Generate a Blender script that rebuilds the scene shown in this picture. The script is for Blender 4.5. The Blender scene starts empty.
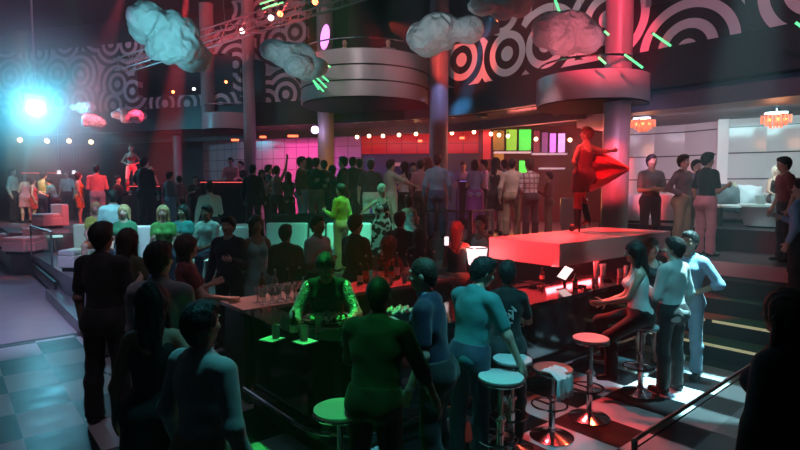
import bpy, bmesh, math, random
import numpy as np
from mathutils import Vector, Matrix

random.seed(11)
rng = np.random.default_rng(5)
scene = bpy.context.scene
COL = scene.collection
R = math.radians
FPX, EYE, YAW, PITCH = 545.0, 2.3, R(40), math.atan(38 / 545.0)

# ------------------------------------------------------------------ camera
cd = bpy.data.cameras.new('camera')
cd.sensor_width = 36.0
cd.lens = 36.0 * FPX / 800.0
cd.clip_end = 200
cam = bpy.data.objects.new('camera', cd)
cam.location = (0, 0, EYE)
cam.rotation_euler = (R(90) - PITCH, 0, -YAW)
COL.objects.link(cam)
scene.camera = cam
FW = (math.sin(YAW), math.cos(YAW))          # level forward
RT = (math.cos(YAW), -math.sin(YAW))         # right


def zat(py, d):
    return EYE - d * math.tan(PITCH + math.atan((py - 225) / FPX))


def P(px, d, z=0.0):
    """world point at level distance d, height z, seen in column px"""
    zc = d * math.cos(PITCH) + (EYE - z) * math.sin(PITCH)
    lat = (px - 400) / FPX * zc
    return Vector((FW[0] * d + RT[0] * lat, FW[1] * d + RT[1] * lat, z))


def at(px, py, d):
    return P(px, d, zat(py, d))


def onz(px, py, z):
    d = (EYE - z) / math.tan(PITCH + math.atan((py - 225) / FPX))
    return P(px, d, z)


# ------------------------------------------------------------------ materials
MATS = {}


def mat(name, col, rough=0.5, metal=0.0, emit=None, es=0.0, noise=6.0, amt=0.12, bump=0.0, spec=0.5, trans=0.0, sheen=0.0, alpha=1.0):
    if name in MATS:
        return MATS[name]
    m = bpy.data.materials.new(name)
    m.use_nodes = True
    nt = m.node_tree
    b = nt.nodes['Principled BSDF']
    tc = nt.nodes.new('ShaderNodeTexCoord')
    nz = nt.nodes.new('ShaderNodeTexNoise')
    nz.inputs['Scale'].default_value = noise
    nz.inputs['Detail'].default_value = 3
    nt.links.new(tc.outputs['Object'], nz.inputs['Vector'])
    mx = nt.nodes.new('ShaderNodeMix')
    mx.data_type = 'RGBA'
    c = list(col)[:3]
    lo = [max(0, v * (1 - amt)) for v in c]
    hi = [min(1, v * (1 + amt)) for v in c]
    mx.inputs[6].default_value = (*lo, 1)
    mx.inputs[7].default_value = (*hi, 1)
    nt.links.new(nz.outputs['Fac'], mx.inputs[0])
    nt.links.new(mx.outputs[2], b.inputs['Base Color'])
    b.inputs['Roughness'].default_value = rough
    b.inputs['Metallic'].default_value = metal
    b.inputs['Specular IOR Level'].default_value = spec
    b.inputs['Transmission Weight'].default_value = trans
    b.inputs['Alpha'].default_value = alpha
    if sheen:
        b.inputs['Sheen Weight'].default_value = sheen
    if emit is not None:
        b.inputs['Emission Color'].default_value = (*emit, 1)
        b.inputs['Emission Strength'].default_value = es
        if es < 40:
            m.cycles.emission_sampling = 'NONE'
    if bump:
        bp = nt.nodes.new('ShaderNodeBump')
        bp.inputs['Strength'].default_value = bump
        bp.inputs['Distance'].default_value = 0.02
        nt.links.new(nz.outputs['Fac'], bp.inputs['Height'])
        nt.links.new(bp.outputs['Normal'], b.inputs['Normal'])
    MATS[name] = m
    return m


def node_mat(name, build, rough=0.4, metal=0.0):
    m = bpy.data.materials.new(name)
    m.use_nodes = True
    nt = m.node_tree
    b = nt.nodes['Principled BSDF']
    b.inputs['Roughness'].default_value = rough
    b.inputs['Metallic'].default_value = metal
    build(nt, b)
    MATS[name] = m
    return m


def math_node(nt, op, a, b=None):
    n = nt.nodes.new('ShaderNodeMath')
    n.operation = op
    for i, v in enumerate((a, b)):
        if v is None:
            continue
        if isinstance(v, (int, float)):
            n.inputs[i].default_value = v
        else:
            nt.links.new(v, n.inputs[i])
    return n.outputs[0]


def mix_rgb(nt, fac, c1, c2, out):
    mx = nt.nodes.new('ShaderNodeMix')
    mx.data_type = 'RGBA'
    for sock, c in ((mx.inputs[6], c1), (mx.inputs[7], c2)):
        if isinstance(c, tuple):
            sock.default_value = (*c, 1)
        else:
            nt.links.new(c, sock)
    nt.links.new(fac, mx.inputs[0])
    nt.links.new(mx.outputs[2], out)
    return mx


def swirl(dark, light, scale=0.60):
    def build(nt, b):
        uv = nt.nodes.new('ShaderNodeUVMap')
        vo = nt.nodes.new('ShaderNodeTexVoronoi')
        vo.voronoi_dimensions = '2D'
        vo.inputs['Scale'].default_value = scale
        vo.inputs['Randomness'].default_value = 0.85
        nt.links.new(uv.outputs['UV'], vo.inputs['Vector'])
        s = math_node(nt, 'SINE', math_node(nt, 'MULTIPLY', vo.outputs['Distance'], 27.0))
        f = math_node(nt, 'GREATER_THAN', s, 0.05)
        mix_rgb(nt, f, dark, light, b.inputs['Base Color'])
    return build


def checker_floor(nt, b):
    tc = nt.nodes.new('ShaderNodeTexCoord')
    sx = nt.nodes.new('ShaderNodeSeparateXYZ')
    nt.links.new(tc.outputs['Object'], sx.inputs[0])
    i = math_node(nt, 'FLOOR', math_node(nt, 'DIVIDE', math_node(nt, 'SUBTRACT', sx.outputs['X'], 0.97), 0.5))
    j = math_node(nt, 'FLOOR', math_node(nt, 'DIVIDE', math_node(nt, 'SUBTRACT', sx.outputs['Y'], 8.81), 0.72))
    s = math_node(nt, 'ADD', math_node(nt, 'ADD', i, j), 200.0)
    f = math_node(nt, 'MODULO', s, 2.0)
    mx = mix_rgb(nt, f, (0.006, 0.007, 0.009), (0.52, 0.5, 0.53), b.inputs['Base Color'])
    nz = nt.nodes.new('ShaderNodeTexNoise')
    nz.inputs['Scale'].default_value = 3.0
    nt.links.new(tc.outputs['Object'], nz.inputs['Vector'])
    r = math_node(nt, 'ADD', math_node(nt, 'MULTIPLY', nz.outputs['Fac'], 0.22), 0.22)
    b.inputs['Specular IOR Level'].default_value = 0.35
    nt.links.new(r, b.inputs['Roughness'])


def grid_wall(base, line, sx, sz, w=0.02):
    def build(nt, b):
        uv = nt.nodes.new('ShaderNodeUVMap')
        sp = nt.nodes.new('ShaderNodeSeparateXYZ')
        nt.links.new(uv.outputs['UV'], sp.inputs[0])
        fs = None
        for o, s in ((sp.outputs['X'], sx), (sp.outputs['Y'], sz)):
            if not s:
                continue
            fr = math_node(nt, 'FRACT', math_node(nt, 'DIVIDE', o, s))
            l = math_node(nt, 'LESS_THAN', fr, w / s)
            fs = l if fs is None else math_node(nt, 'MAXIMUM', fs, l)
        mix_rgb(nt, fs, base, line, b.inputs['Base Color'])
    return build


def pattern_cloth(c1, c2, scale, thr=0.5):
    def build(nt, b):
        tc = nt.nodes.new('ShaderNodeTexCoord')
        nz = nt.nodes.new('ShaderNodeTexNoise')
        nz.inputs['Scale'].default_value = scale
        nz.inputs['Detail'].default_value = 1
        nt.links.new(tc.outputs['Object'], nz.inputs['Vector'])
        f = math_node(nt, 'GREATER_THAN', nz.outputs['Fac'], thr)
        mix_rgb(nt, f, c1, c2, b.inputs['Base Color'])
    return build


def plaid(c1, c2, scale):
    def build(nt, b):
        tc = nt.nodes.new('ShaderNodeTexCoord')
        sp = nt.nodes.new('ShaderNodeSeparateXYZ')
        nt.links.new(tc.outputs['Object'], sp.inputs[0])
        a = math_node(nt, 'SINE', math_node(nt, 'MULTIPLY', sp.outputs['X'], scale))
        c = math_node(nt, 'SINE', math_node(nt, 'MULTIPLY', sp.outputs['Z'], scale))
        f = math_node(nt, 'GREATER_THAN', math_node(nt, 'MAXIMUM', a, c), 0.7)
        mix_rgb(nt, f, c1, c2, b.inputs['Base Color'])
    return build


# ------------------------------------------------------------------ mesh builder
class MB:
    def __init__(s):
        s.v, s.f, s.m, s.uv = [], [], [], {}

    def add(s, vs, fs, mi=0):
        o = len(s.v)
        s.v += [tuple(v) for v in vs]
        for f in fs:
            s.f.append(tuple(i + o for i in f))
            s.m.append(mi)
        return s

    def box(s, c, d, rz=0.0, mi=0, M=None):
        x, y, z = d[0] / 2, d[1] / 2, d[2] / 2
        vs = [Vector((a * x, b * y, e * z)) for e in (-1, 1) for a, b in ((-1, -1), (1, -1), (1, 1), (-1, 1))]
        Q = M if M is not None else Matrix.Rotation(rz, 3, 'Z')
        vs = [Q @ v + Vector(c) for v in vs]
        return s.add(vs, [(3, 2, 1, 0), (4, 5, 6, 7), (0, 1, 5, 4), (1, 2, 6, 5), (2, 3, 7, 6), (3, 0, 4, 7)], mi)

    def tube(s, p0, p1, r0, r1=None, n=12, mi=0):
        r1 = r0 if r1 is None else r1
        p0, p1 = Vector(p0), Vector(p1)
        q = (p1 - p0).to_track_quat('Z', 'Y').to_matrix()
        vs = []
        for p, r in ((p0, r0), (p1, r1)):
            for k in range(n):
                a = 2 * math.pi * k / n
                vs.append(p + q @ Vector((r * math.cos(a), r * math.sin(a), 0)))
        fs = [(k, (k + 1) % n, n + (k + 1) % n, n + k) for k in range(n)]
        fs += [tuple(range(n - 1, -1, -1)), tuple(range(n, 2 * n))]
        return s.add(vs, fs, mi)

    def path(s, pts, r, n=8, mi=0):
        for a, b in zip(pts[:-1], pts[1:]):
            s.tube(a, b, r, r, n, mi)
        return s

    def lathe(s, prof, c=(0, 0, 0), n=24, mi=0, sx=1.0, sy=1.0):
        c = Vector(c)
        vs, fs = [], []
        for r, z in prof:
            for k in range(n):
                a = 2 * math.pi * k / n
                vs.append(c + Vector((r * sx * math.cos(a), r * sy * math.sin(a), z)))
        for i in range(len(prof) - 1):
            for k in range(n):
                fs.append((i * n + k, i * n + (k + 1) % n, (i + 1) * n + (k + 1) % n, (i + 1) * n + k))
        fs.append(tuple(range(n - 1, -1, -1)))
        fs.append(tuple((len(prof) - 1) * n + k for k in range(n)))
        return s.add(vs, fs, mi)

    def prism(s, poly, z0, z1, mi=0):
        n = len(poly)
        area = sum(poly[i][0] * poly[(i + 1) % n][1] - poly[(i + 1) % n][0] * poly[i][1] for i in range(n))
        if area < 0:
            poly = list(reversed(poly))
        vs = [(p[0], p[1], z0) for p in poly] + [(p[0], p[1], z1) for p in poly]
        fs = [(i, (i + 1) % n, n + (i + 1) % n, n + i) for i in range(n)]
        fs += [tuple(range(n - 1, -1, -1)), tuple(range(n, 2 * n))]
        return s.add(vs, fs, mi)

    def strip(s, a, b, z0, z1, mi=0):
        n = len(a)
        vs = [(p[0], p[1], z) for z in (z0, z1) for q in (a, b) for p in q]
        A0, B0, A1, B1 = 0, n, 2 * n, 3 * n
        fs = []
        for i in range(n - 1):
            fs += [(A0 + i, A0 + i + 1, B0 + i + 1, B0 + i), (A1 + i, B1 + i, B1 + i + 1, A1 + i + 1),
                   (A0 + i, A1 + i, A1 + i + 1, A0 + i + 1), (B0 + i, B0 + i + 1, B1 + i + 1, B1 + i)]
        fs += [(A0, B0, B1, A1), (A0 + n - 1, A1 + n - 1, B1 + n - 1, B0 + n - 1)]
        return s.add(vs, fs, mi)

    def torus(s, c, Rr, r, n=28, k=8, mi=0):
        c = Vector(c)
        vs, fs = [], []
        for i in range(n):
            a = 2 * math.pi * i / n
            for j in range(k):
                b = 2 * math.pi * j / k
                q = Rr + r * math.cos(b)
                vs.append(c + Vector((q * math.cos(a), q * math.sin(a), r * math.sin(b))))
        for i in range(n):
            for j in range(k):
                fs.append((i * k + j, ((i + 1) % n) * k + j, ((i + 1) % n) * k + (j + 1) % k, i * k + (j + 1) % k))
        return s.add(vs, fs, mi)

    def ball(s, c, r, n=12, m=8, mi=0):
        r = (r, r, r) if isinstance(r, (int, float)) else r
        prof = [(max(1e-4, math.sin(math.pi * i / m)), -math.cos(math.pi * i / m)) for i in range(m + 1)]
        o = len(s.v)
        s.lathe(prof, (0, 0, 0), n, mi)
        for i in range(o, len(s.v)):
            v = s.v[i]
            s.v[i] = (c[0] + v[0] * r[0], c[1] + v[1] * r[1], c[2] + v[2] * r[2])
        return s

    def wallstrip(s, pts, z0, z1, t, mi=0, s0=0.0):
        """thick vertical strip along a polyline; uv = (length, height)"""
        n = len(pts)
        nrm = []
        for i in range(n):
            a, b = pts[max(0, i - 1)], pts[min(n - 1, i + 1)]
            dx, dy = b[0] - a[0], b[1] - a[1]
            l = math.hypot(dx, dy)
            nrm.append((-dy / l, dx / l))
        L = [s0]
        for i in range(1, n):
            L.append(L[-1] + math.hypot(pts[i][0] - pts[i - 1][0], pts[i][1] - pts[i - 1][1]))
        for i in range(n - 1):
            o = len(s.v)
            vs = []
            for k in (i, i + 1):
                x, y = pts[k][:2]
                bx, by = x - nrm[k][0] * t, y - nrm[k][1] * t
                vs += [(x, y, z0), (x, y, z1), (bx, by, z0), (bx, by, z1)]
            fs = [(0, 1, 5, 4), (2, 6, 7, 3), (1, 3, 7, 5), (0, 4, 6, 2)]
            if i == 0:
                fs.append((0, 2, 3, 1))
            if i == n - 2:
                fs.append((4, 5, 7, 6))
            s.add(vs, fs, mi)
            uvs = [(L[i], z0), (L[i], z1), (L[i], z0), (L[i], z1), (L[i + 1], z0), (L[i + 1], z1), (L[i + 1], z0), (L[i + 1], z1)]
            for q, u in enumerate(uvs):
                s.uv[o + q] = u
        return s

    def build(s, name, mats, parent=None, smooth=False, origin=None, fix=True):
        me = bpy.data.meshes.new(name)
        og = Vector(origin) if origin is not None else Vector((0, 0, 0))
        me.from_pydata([tuple(Vector(v) - og) for v in s.v], [], s.f)
        mats = mats if isinstance(mats, (list, tuple)) else [mats]
        for m in mats:
            me.materials.append(m)
        if len(mats) > 1:
            me.polygons.foreach_set('material_index', s.m)
        if s.uv:
            ul = me.uv_layers.new(name='UVMap')
            for lp in me.loops:
                ul.data[lp.index].uv = s.uv.get(lp.vertex_index, (0, 0))
        elif fix:
            bm = bmesh.new()
            bm.from_mesh(me)
            bmesh.ops.recalc_face_normals(bm, faces=bm.faces)
            bm.to_mesh(me)
            bm.free()
        if smooth:
            me.shade_smooth()
            try:
                me.set_sharp_from_angle(angle=R(40))
            except Exception:
                pass
        return link(name, me, parent, og)


def link(name, data, parent=None, loc=None):
    o = bpy.data.objects.new(name, data)
    COL.objects.link(o)
    if parent is not None:
        o.parent = parent
    if loc is not None:
        o.location = loc
    return o


def tag(o, label=None, cat=None, group=None, kind=None):
    if label:
        o['label'] = label
    if cat:
        o['category'] = cat
    if group:
        o['group'] = group
    if kind:
        o['kind'] = kind
    return o


def thing(name, loc, label, cat, group=None, rz=0.0):
    o = link(name, None, None, Vector(loc))
    o.rotation_euler = (0, 0, rz)
    return tag(o, label, cat, group)


def copy_tree(o, parent=None):
    c = o.copy()
    COL.objects.link(c)
    c.parent = parent
    for ch in list(o.children):
        copy_tree(ch, c)
    return c


def bevel(o, w=0.02, n=3):
    m = o.modifiers.new('soft_edge', 'BEVEL')
    m.width = w
    m.segments = n
    m.limit_method = 'ANGLE'
    return o


# ------------------------------------------------------------------ signed distance bodies
def V(*a):
    return np.array(a, dtype=np.float64)


def rot(axis, deg):
    return np.array(Matrix.Rotation(R(deg), 3, axis))


class Field:
    """smooth union of tapered capsules and ellipsoids, then cuts; meshed with surface nets"""

    def __init__(s):
        s.p, s.cuts = [], []

    def cone(s, a, b, r0, r1=None, k=0.02, flat=None):
        s.p.append(('c', np.asarray(a, float), np.asarray(b, float), r0, r0 if r1 is None else r1, k, flat))
        return s

    def ell(s, c, r, Q=None, k=0.02):
        s.p.append(('e', np.asarray(c, float), np.asarray(r, float), np.eye(3) if Q is None else Q, k))
        return s

    def plane(s, p, n):
        n = np.asarray(n, float)
        s.cuts.append(('p', np.asarray(p, float), n / np.linalg.norm(n)))
        return s

    def sub(s, c, r, Q=None):
        s.cuts.append(('s', np.asarray(c, float), np.asarray(r, float), np.eye(3) if Q is None else Q))
        return s

    @staticmethod
    def d_ell(X, c, r, Q):
        q = (X - c) @ Q
        k0 = np.linalg.norm(q / r, axis=-1)
        k1 = np.linalg.norm(q / (r * r), axis=-1) + 1e-9
        return k0 * (k0 - 1.0) / k1

    def mesh(s, vox):
        lo = np.full(3, 1e9)
        hi = np.full(3, -1e9)
        bb = []
        for p in s.p:
            if p[0] == 'c':
                rr = max(p[3], p[4])
                a = np.minimum(p[1], p[2]) - rr
                b = np.maximum(p[1], p[2]) + rr
            else:
                e = np.sqrt(((p[3] * p[2]) ** 2).sum(axis=1))
                a, b = p[1] - e, p[1] + e
            bb.append((a, b))
            lo = np.minimum(lo, a)
            hi = np.maximum(hi, b)
        lo -= 3.2 * vox
        hi += 3.2 * vox
        n = np.ceil((hi - lo) / vox).astype(int) + 1
        ax = [lo[i] + vox * np.arange(n[i]) for i in range(3)]
        F = np.full(tuple(n), 0.5, dtype=np.float32)

        def grid(sl):
            g = np.meshgrid(ax[0][sl[0]], ax[1][sl[1]], ax[2][sl[2]], indexing='ij')
            return np.stack(g, axis=-1)
        for p, (a, b) in zip(s.p, bb):
            k = p[5] if p[0] == 'c' else p[4]
            mg = k + 2.5 * vox
            i0 = np.maximum(0, np.floor((a - mg - lo) / vox).astype(int))
            i1 = np.minimum(n, np.ceil((b + mg - lo) / vox).astype(int) + 1)
            sl = tuple(slice(i0[i], i1[i]) for i in range(3))
            X = grid(sl)
            if p[0] == 'c':
                A, B, r0, r1, flat = p[1], p[2], p[3], p[4], p[6]
                ba = B - A
                pa = X - A
                t = np.clip((pa @ ba) / max(1e-9, ba @ ba), 0, 1)
                q = pa - t[..., None] * ba
                if flat is not None:
                    ax_, ratio = flat
                    q = q + ((q @ ax_) * (1.0 / ratio - 1.0))[..., None] * ax_
                d = np.linalg.norm(q, axis=-1) - (r0 + (r1 - r0) * t)
            else:
                d = s.d_ell(X, p[1], p[2], p[3])
            cur = F[sl]
            if k > 0:
                h = np.maximum(k - np.abs(cur - d), 0) / k
                F[sl] = np.minimum(cur, d) - h * h * k * 0.25
            else:
                F[sl] = np.minimum(cur, d)
        if s.cuts:
            X = grid((slice(None),) * 3)
            for c in s.cuts:
                if c[0] == 'p':
                    F = np.maximum(F, (X - c[1]) @ c[2])
                else:
                    F = np.maximum(F, -s.d_ell(X, c[1], c[2], c[3]))
        return nets(F, lo, vox)


def nets(F, lo, h):
    """naive surface nets"""
    ins = F < 0
    nx, ny, nz = F.shape
    corner = [(i, j, k) for i in (0, 1) for j in (0, 1) for k in (0, 1)]

    def sh(A, c):
        return A[c[0]:nx - 1 + c[0], c[1]:ny - 1 + c[1], c[2]:nz - 1 + c[2]]
    cnt = sum(sh(ins, c).astype(np.int8) for c in corner)
    act = (cnt > 0) & (cnt < 8)
    idx = np.argwhere(act)
    if len(idx) == 0:
        return np.zeros((0, 3)), np.zeros((0, 4), int)
    ids = np.full(act.shape, -1, dtype=np.int64)
    ids[tuple(idx.T)] = np.arange(len(idx))
    val = np.stack([F[idx[:, 0] + c[0], idx[:, 1] + c[1], idx[:, 2] + c[2]] for c in corner], axis=1)
    acc = np.zeros((len(idx), 3))
    num = np.zeros(len(idx))
    for a in range(8):
        for b in range(a + 1, 8):
            ca, cb = np.array(corner[a]), np.array(corner[b])
            if np.abs(ca - cb).sum() != 1:
                continue
            va, vb = val[:, a], val[:, b]
            m = (va < 0) != (vb < 0)
            t = np.where(m, va / np.where(m, va - vb, 1), 0)
            acc += np.where(m[:, None], ca + t[:, None] * (cb - ca), 0)
            num += m
    v = lo + h * (idx + acc / num[:, None])
    quads = []
    for d in range(3):
        u, w = [(1, 2), (2, 0), (0, 1)][d]
        sl0 = [slice(None)] * 3
        sl1 = [slice(None)] * 3
        sl0[d] = slice(0, -1)
        sl1[d] = slice(1, None)
        a, b = ins[tuple(sl0)], ins[tuple(sl1)]
        e = np.argwhere(a != b)
        e = e[(e[:, u] > 0) & (e[:, w] > 0) & (e[:, u] < F.shape[u] - 1) & (e[:, w] < F.shape[w] - 1)]
        du = np.zeros(3, int)
        dw = np.zeros(3, int)
        du[u] = 1
        dw[w] = 1
        q = np.stack([ids[tuple((e - du - dw).T)], ids[tuple((e - dw).T)], ids[tuple(e.T)], ids[tuple((e - du).T)]], axis=1)
        flip = a[tuple(e.T)]
        q = np.where(flip[:, None], q, q[:, ::-1])
        quads.append(q)
    q = np.concatenate(quads)
    q = q[(q >= 0).all(axis=1)]
    return v, q


def smooth_mesh(v, q, it=2, lam=0.5):
    for _ in range(it):
        acc = np.zeros_like(v)
        cnt = np.zeros(len(v))
        for i in range(4):
            j = (i + 1) % 4
            np.add.at(acc, q[:, i], v[q[:, j]])
            np.add.at(acc, q[:, j], v[q[:, i]])
            np.add.at(cnt, q[:, i], 1)
            np.add.at(cnt, q[:, j], 1)
        v = v + lam * (acc / np.maximum(cnt, 1)[:, None] - v)
    return v


def np_mesh(name, v, q, mats, mi=None):
    me = bpy.data.meshes.new(name)
    me.vertices.add(len(v))
    me.vertices.foreach_set('co', v.astype(np.float32).ravel())
    me.loops.add(len(q) * 4)
    me.loops.foreach_set('vertex_index', q.astype(np.int32).ravel())
    me.polygons.add(len(q))
    me.polygons.foreach_set('loop_start', np.arange(0, len(q) * 4, 4, dtype=np.int32))
    for m in (mats if isinstance(mats, (list, tuple)) else [mats]):
        me.materials.append(m)
    if mi is not None:
        me.polygons.foreach_set('material_index', mi.astype(np.int32))
    me.update(calc_edges=True)
    me.polygons.foreach_set('use_smooth', np.ones(len(q), dtype=bool))
    me.validate()
    return me
# ------------------------------------------------------------------ people
SKINS = {
    'light': mat('skin_light', (0.62, 0.41, 0.32), 0.5, noise=14, amt=0.08),
    'tan': mat('skin_tan', (0.47, 0.28, 0.19), 0.5, noise=14, amt=0.08),
    'brown': mat('skin_brown', (0.26, 0.14, 0.09), 0.45, noise=14, amt=0.1),
}
LIP = mat('lips', (0.42, 0.13, 0.12), 0.4)
EYEW = mat('eye_white', (0.6, 0.6, 0.58), 0.25)
EYED = mat('eye_iris', (0.03, 0.018, 0.012), 0.15)
HAIRS = {
    'black': mat('hair_black', (0.008, 0.007, 0.007), 0.62, noise=60, amt=0.5, bump=0.4),
    'brown': mat('hair_brown', (0.035, 0.018, 0.010), 0.62, noise=60, amt=0.5, bump=0.4),
    'auburn': mat('hair_auburn', (0.12, 0.035, 0.018), 0.62, noise=60, amt=0.5, bump=0.4),
    'blonde': mat('hair_blonde', (0.50, 0.36, 0.17), 0.62, noise=60, amt=0.4, bump=0.4),
    'platinum': mat('hair_platinum', (0.74, 0.70, 0.60), 0.62, noise=60, amt=0.3, bump=0.4),
    'grey': mat('hair_grey', (0.28, 0.27, 0.26), 0.5, noise=60, amt=0.4, bump=0.4),
}
CLOTHCOL = {
    'black': (0.012, 0.012, 0.013), 'charcoal': (0.035, 0.036, 0.04), 'grey': (0.22, 0.22, 0.23), 'pale_grey': (0.48, 0.48, 0.48),
    'white': (0.78, 0.78, 0.77), 'navy': (0.018, 0.028, 0.085), 'teal': (0.05, 0.26, 0.27), 'sky': (0.28, 0.48, 0.70),
    'dark_denim': (0.03, 0.05, 0.09), 'pitch_green': (0.010, 0.022, 0.014), 'midnight': (0.010, 0.014, 0.045), 'denim': (0.06, 0.12, 0.24), 'pale_denim': (0.30, 0.42, 0.55), 'khaki': (0.42, 0.34, 0.22), 'tan': (0.36, 0.26, 0.17),
    'olive': (0.09, 0.10, 0.045), 'maroon': (0.17, 0.025, 0.03), 'red': (0.62, 0.035, 0.03), 'orange': (0.75, 0.20, 0.06),
    'pink': (0.75, 0.30, 0.34), 'green': (0.10, 0.42, 0.09), 'lime': (0.42, 0.60, 0.10), 'yellow': (0.72, 0.62, 0.25),
    'purple': (0.36, 0.07, 0.42), 'lavender': (0.42, 0.36, 0.72), 'aqua': (0.42, 0.72, 0.70), 'brown': (0.10, 0.055, 0.03),
    'dark_green': (0.022, 0.055, 0.030), 'mauve': (0.25, 0.17, 0.19), 'cream': (0.70, 0.64, 0.52), 'emerald': (0.03, 0.22, 0.10),
}


def cloth(n):
    if n in ('bw_print',):
        return MATS.get('bw_print') or node_mat('bw_print', pattern_cloth((0.01, 0.01, 0.01), (0.75, 0.75, 0.72), 11, 0.52), 0.7)
    if n == 'red_print':
        return MATS.get('red_print') or node_mat('red_print', pattern_cloth((0.55, 0.06, 0.06), (0.16, 0.02, 0.02), 14, 0.55), 0.7)
    if n == 'blue_print':
        return MATS.get('blue_print') or node_mat('blue_print', pattern_cloth((0.30, 0.48, 0.62), (0.65, 0.75, 0.8), 12, 0.5), 0.7)
    if n == 'plaid':
        return MATS.get('plaid') or node_mat('plaid', plaid((0.62, 0.58, 0.58), (0.30, 0.16, 0.18), 55.0), 0.7)
    if n == 'sequin':
        if 'sequin' in MATS:
            return MATS['sequin']

        def bld(nt, b):
            tc = nt.nodes.new('ShaderNodeTexCoord')
            vo = nt.nodes.new('ShaderNodeTexVoronoi')
            vo.inputs['Scale'].default_value = 55
            nt.links.new(tc.outputs['Object'], vo.inputs['Vector'])
            mix_rgb(nt, vo.outputs['Color'], (0.10, 0.13, 0.11), (0.9, 0.95, 0.9), b.inputs['Base Color'])
            bp = nt.nodes.new('ShaderNodeBump')
            bp.inputs['Strength'].default_value = 1.0
            bp.inputs['Distance'].default_value = 0.01
            nt.links.new(vo.outputs['Distance'], bp.inputs['Height'])
            nt.links.new(bp.outputs['Normal'], b.inputs['Normal'])
        return node_mat('sequin', bld, 0.3, 0.5)
    return mat('cloth_' + n, CLOTHCOL[n], 0.78, noise=9, amt=0.18, bump=0.35, sheen=0.15)


LEATHER = mat('shoe_leather', (0.015, 0.013, 0.012), 0.3)
LEATHERS = {'black': LEATHER, 'white': mat('shoe_white', (0.7, 0.7, 0.7), 0.4), 'brown': mat('shoe_brown', (0.10, 0.05, 0.025), 0.35),
            'red': mat('shoe_red', (0.5, 0.03, 0.03), 0.3)}

FOLDS = {'shirt': (.0028, 34), 'tee_shirt': (.0026, 32), 'jacket': (.003, 26), 'blouse': (.0025, 34), 'trousers': (.0032, 38), 'shorts': (.004, 36), 'dress': (.004, 30), 'skirt': (.004, 30), 'tank_top': (.003, 36), 'hair': (.0035, 80)}

N_ = lambda v: np.asarray(v, float) / np.linalg.norm(v)

ARMS = {  # (upper arm direction, forearm direction) for the right side, x outward
    'down': ((.20, .02, -1), (.05, .22, -1)),
    'loose': ((.28, -.10, -1), (.10, .38, -1)),
    'hip': ((.62, -.28, -1), (-.75, .55, -.42)),
    'drink': ((.16, .12, -1), (-.22, 1, .42)),
    'cross': ((.22, .22, -1), (-1, .55, .10)),
    'counter': ((.25, .50, -1), (-.10, 1, -.22)),
    'reach': ((.25, .85, -.55), (.0, 1, -.30)),
    'reachout': ((.85, .45, -.5), (.55, .7, -.35)),
    'stool': ((.45, .15, -1), (.35, .30, -1)),
    'phone': ((.16, .25, -1), (-.30, .55, .85)),
    'up': ((.45, .10, .9), (.05, .15, 1)),
    'wave': ((.85, .15, .35), (.15, .25, 1)),
    'side': ((.95, .05, -.15), (1, .25, .10)),
    'lap': ((.15, .25, -1), (-.28, 1, -.32)),
    'push': ((.22, .30, -1), (-.10, .75, -.62)),
    'tray': ((.38, .38, -.85), (-.22, 1, .02)),
    'pocket': ((.36, -.16, -1), (-.10, .28, -1)),
}


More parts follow.
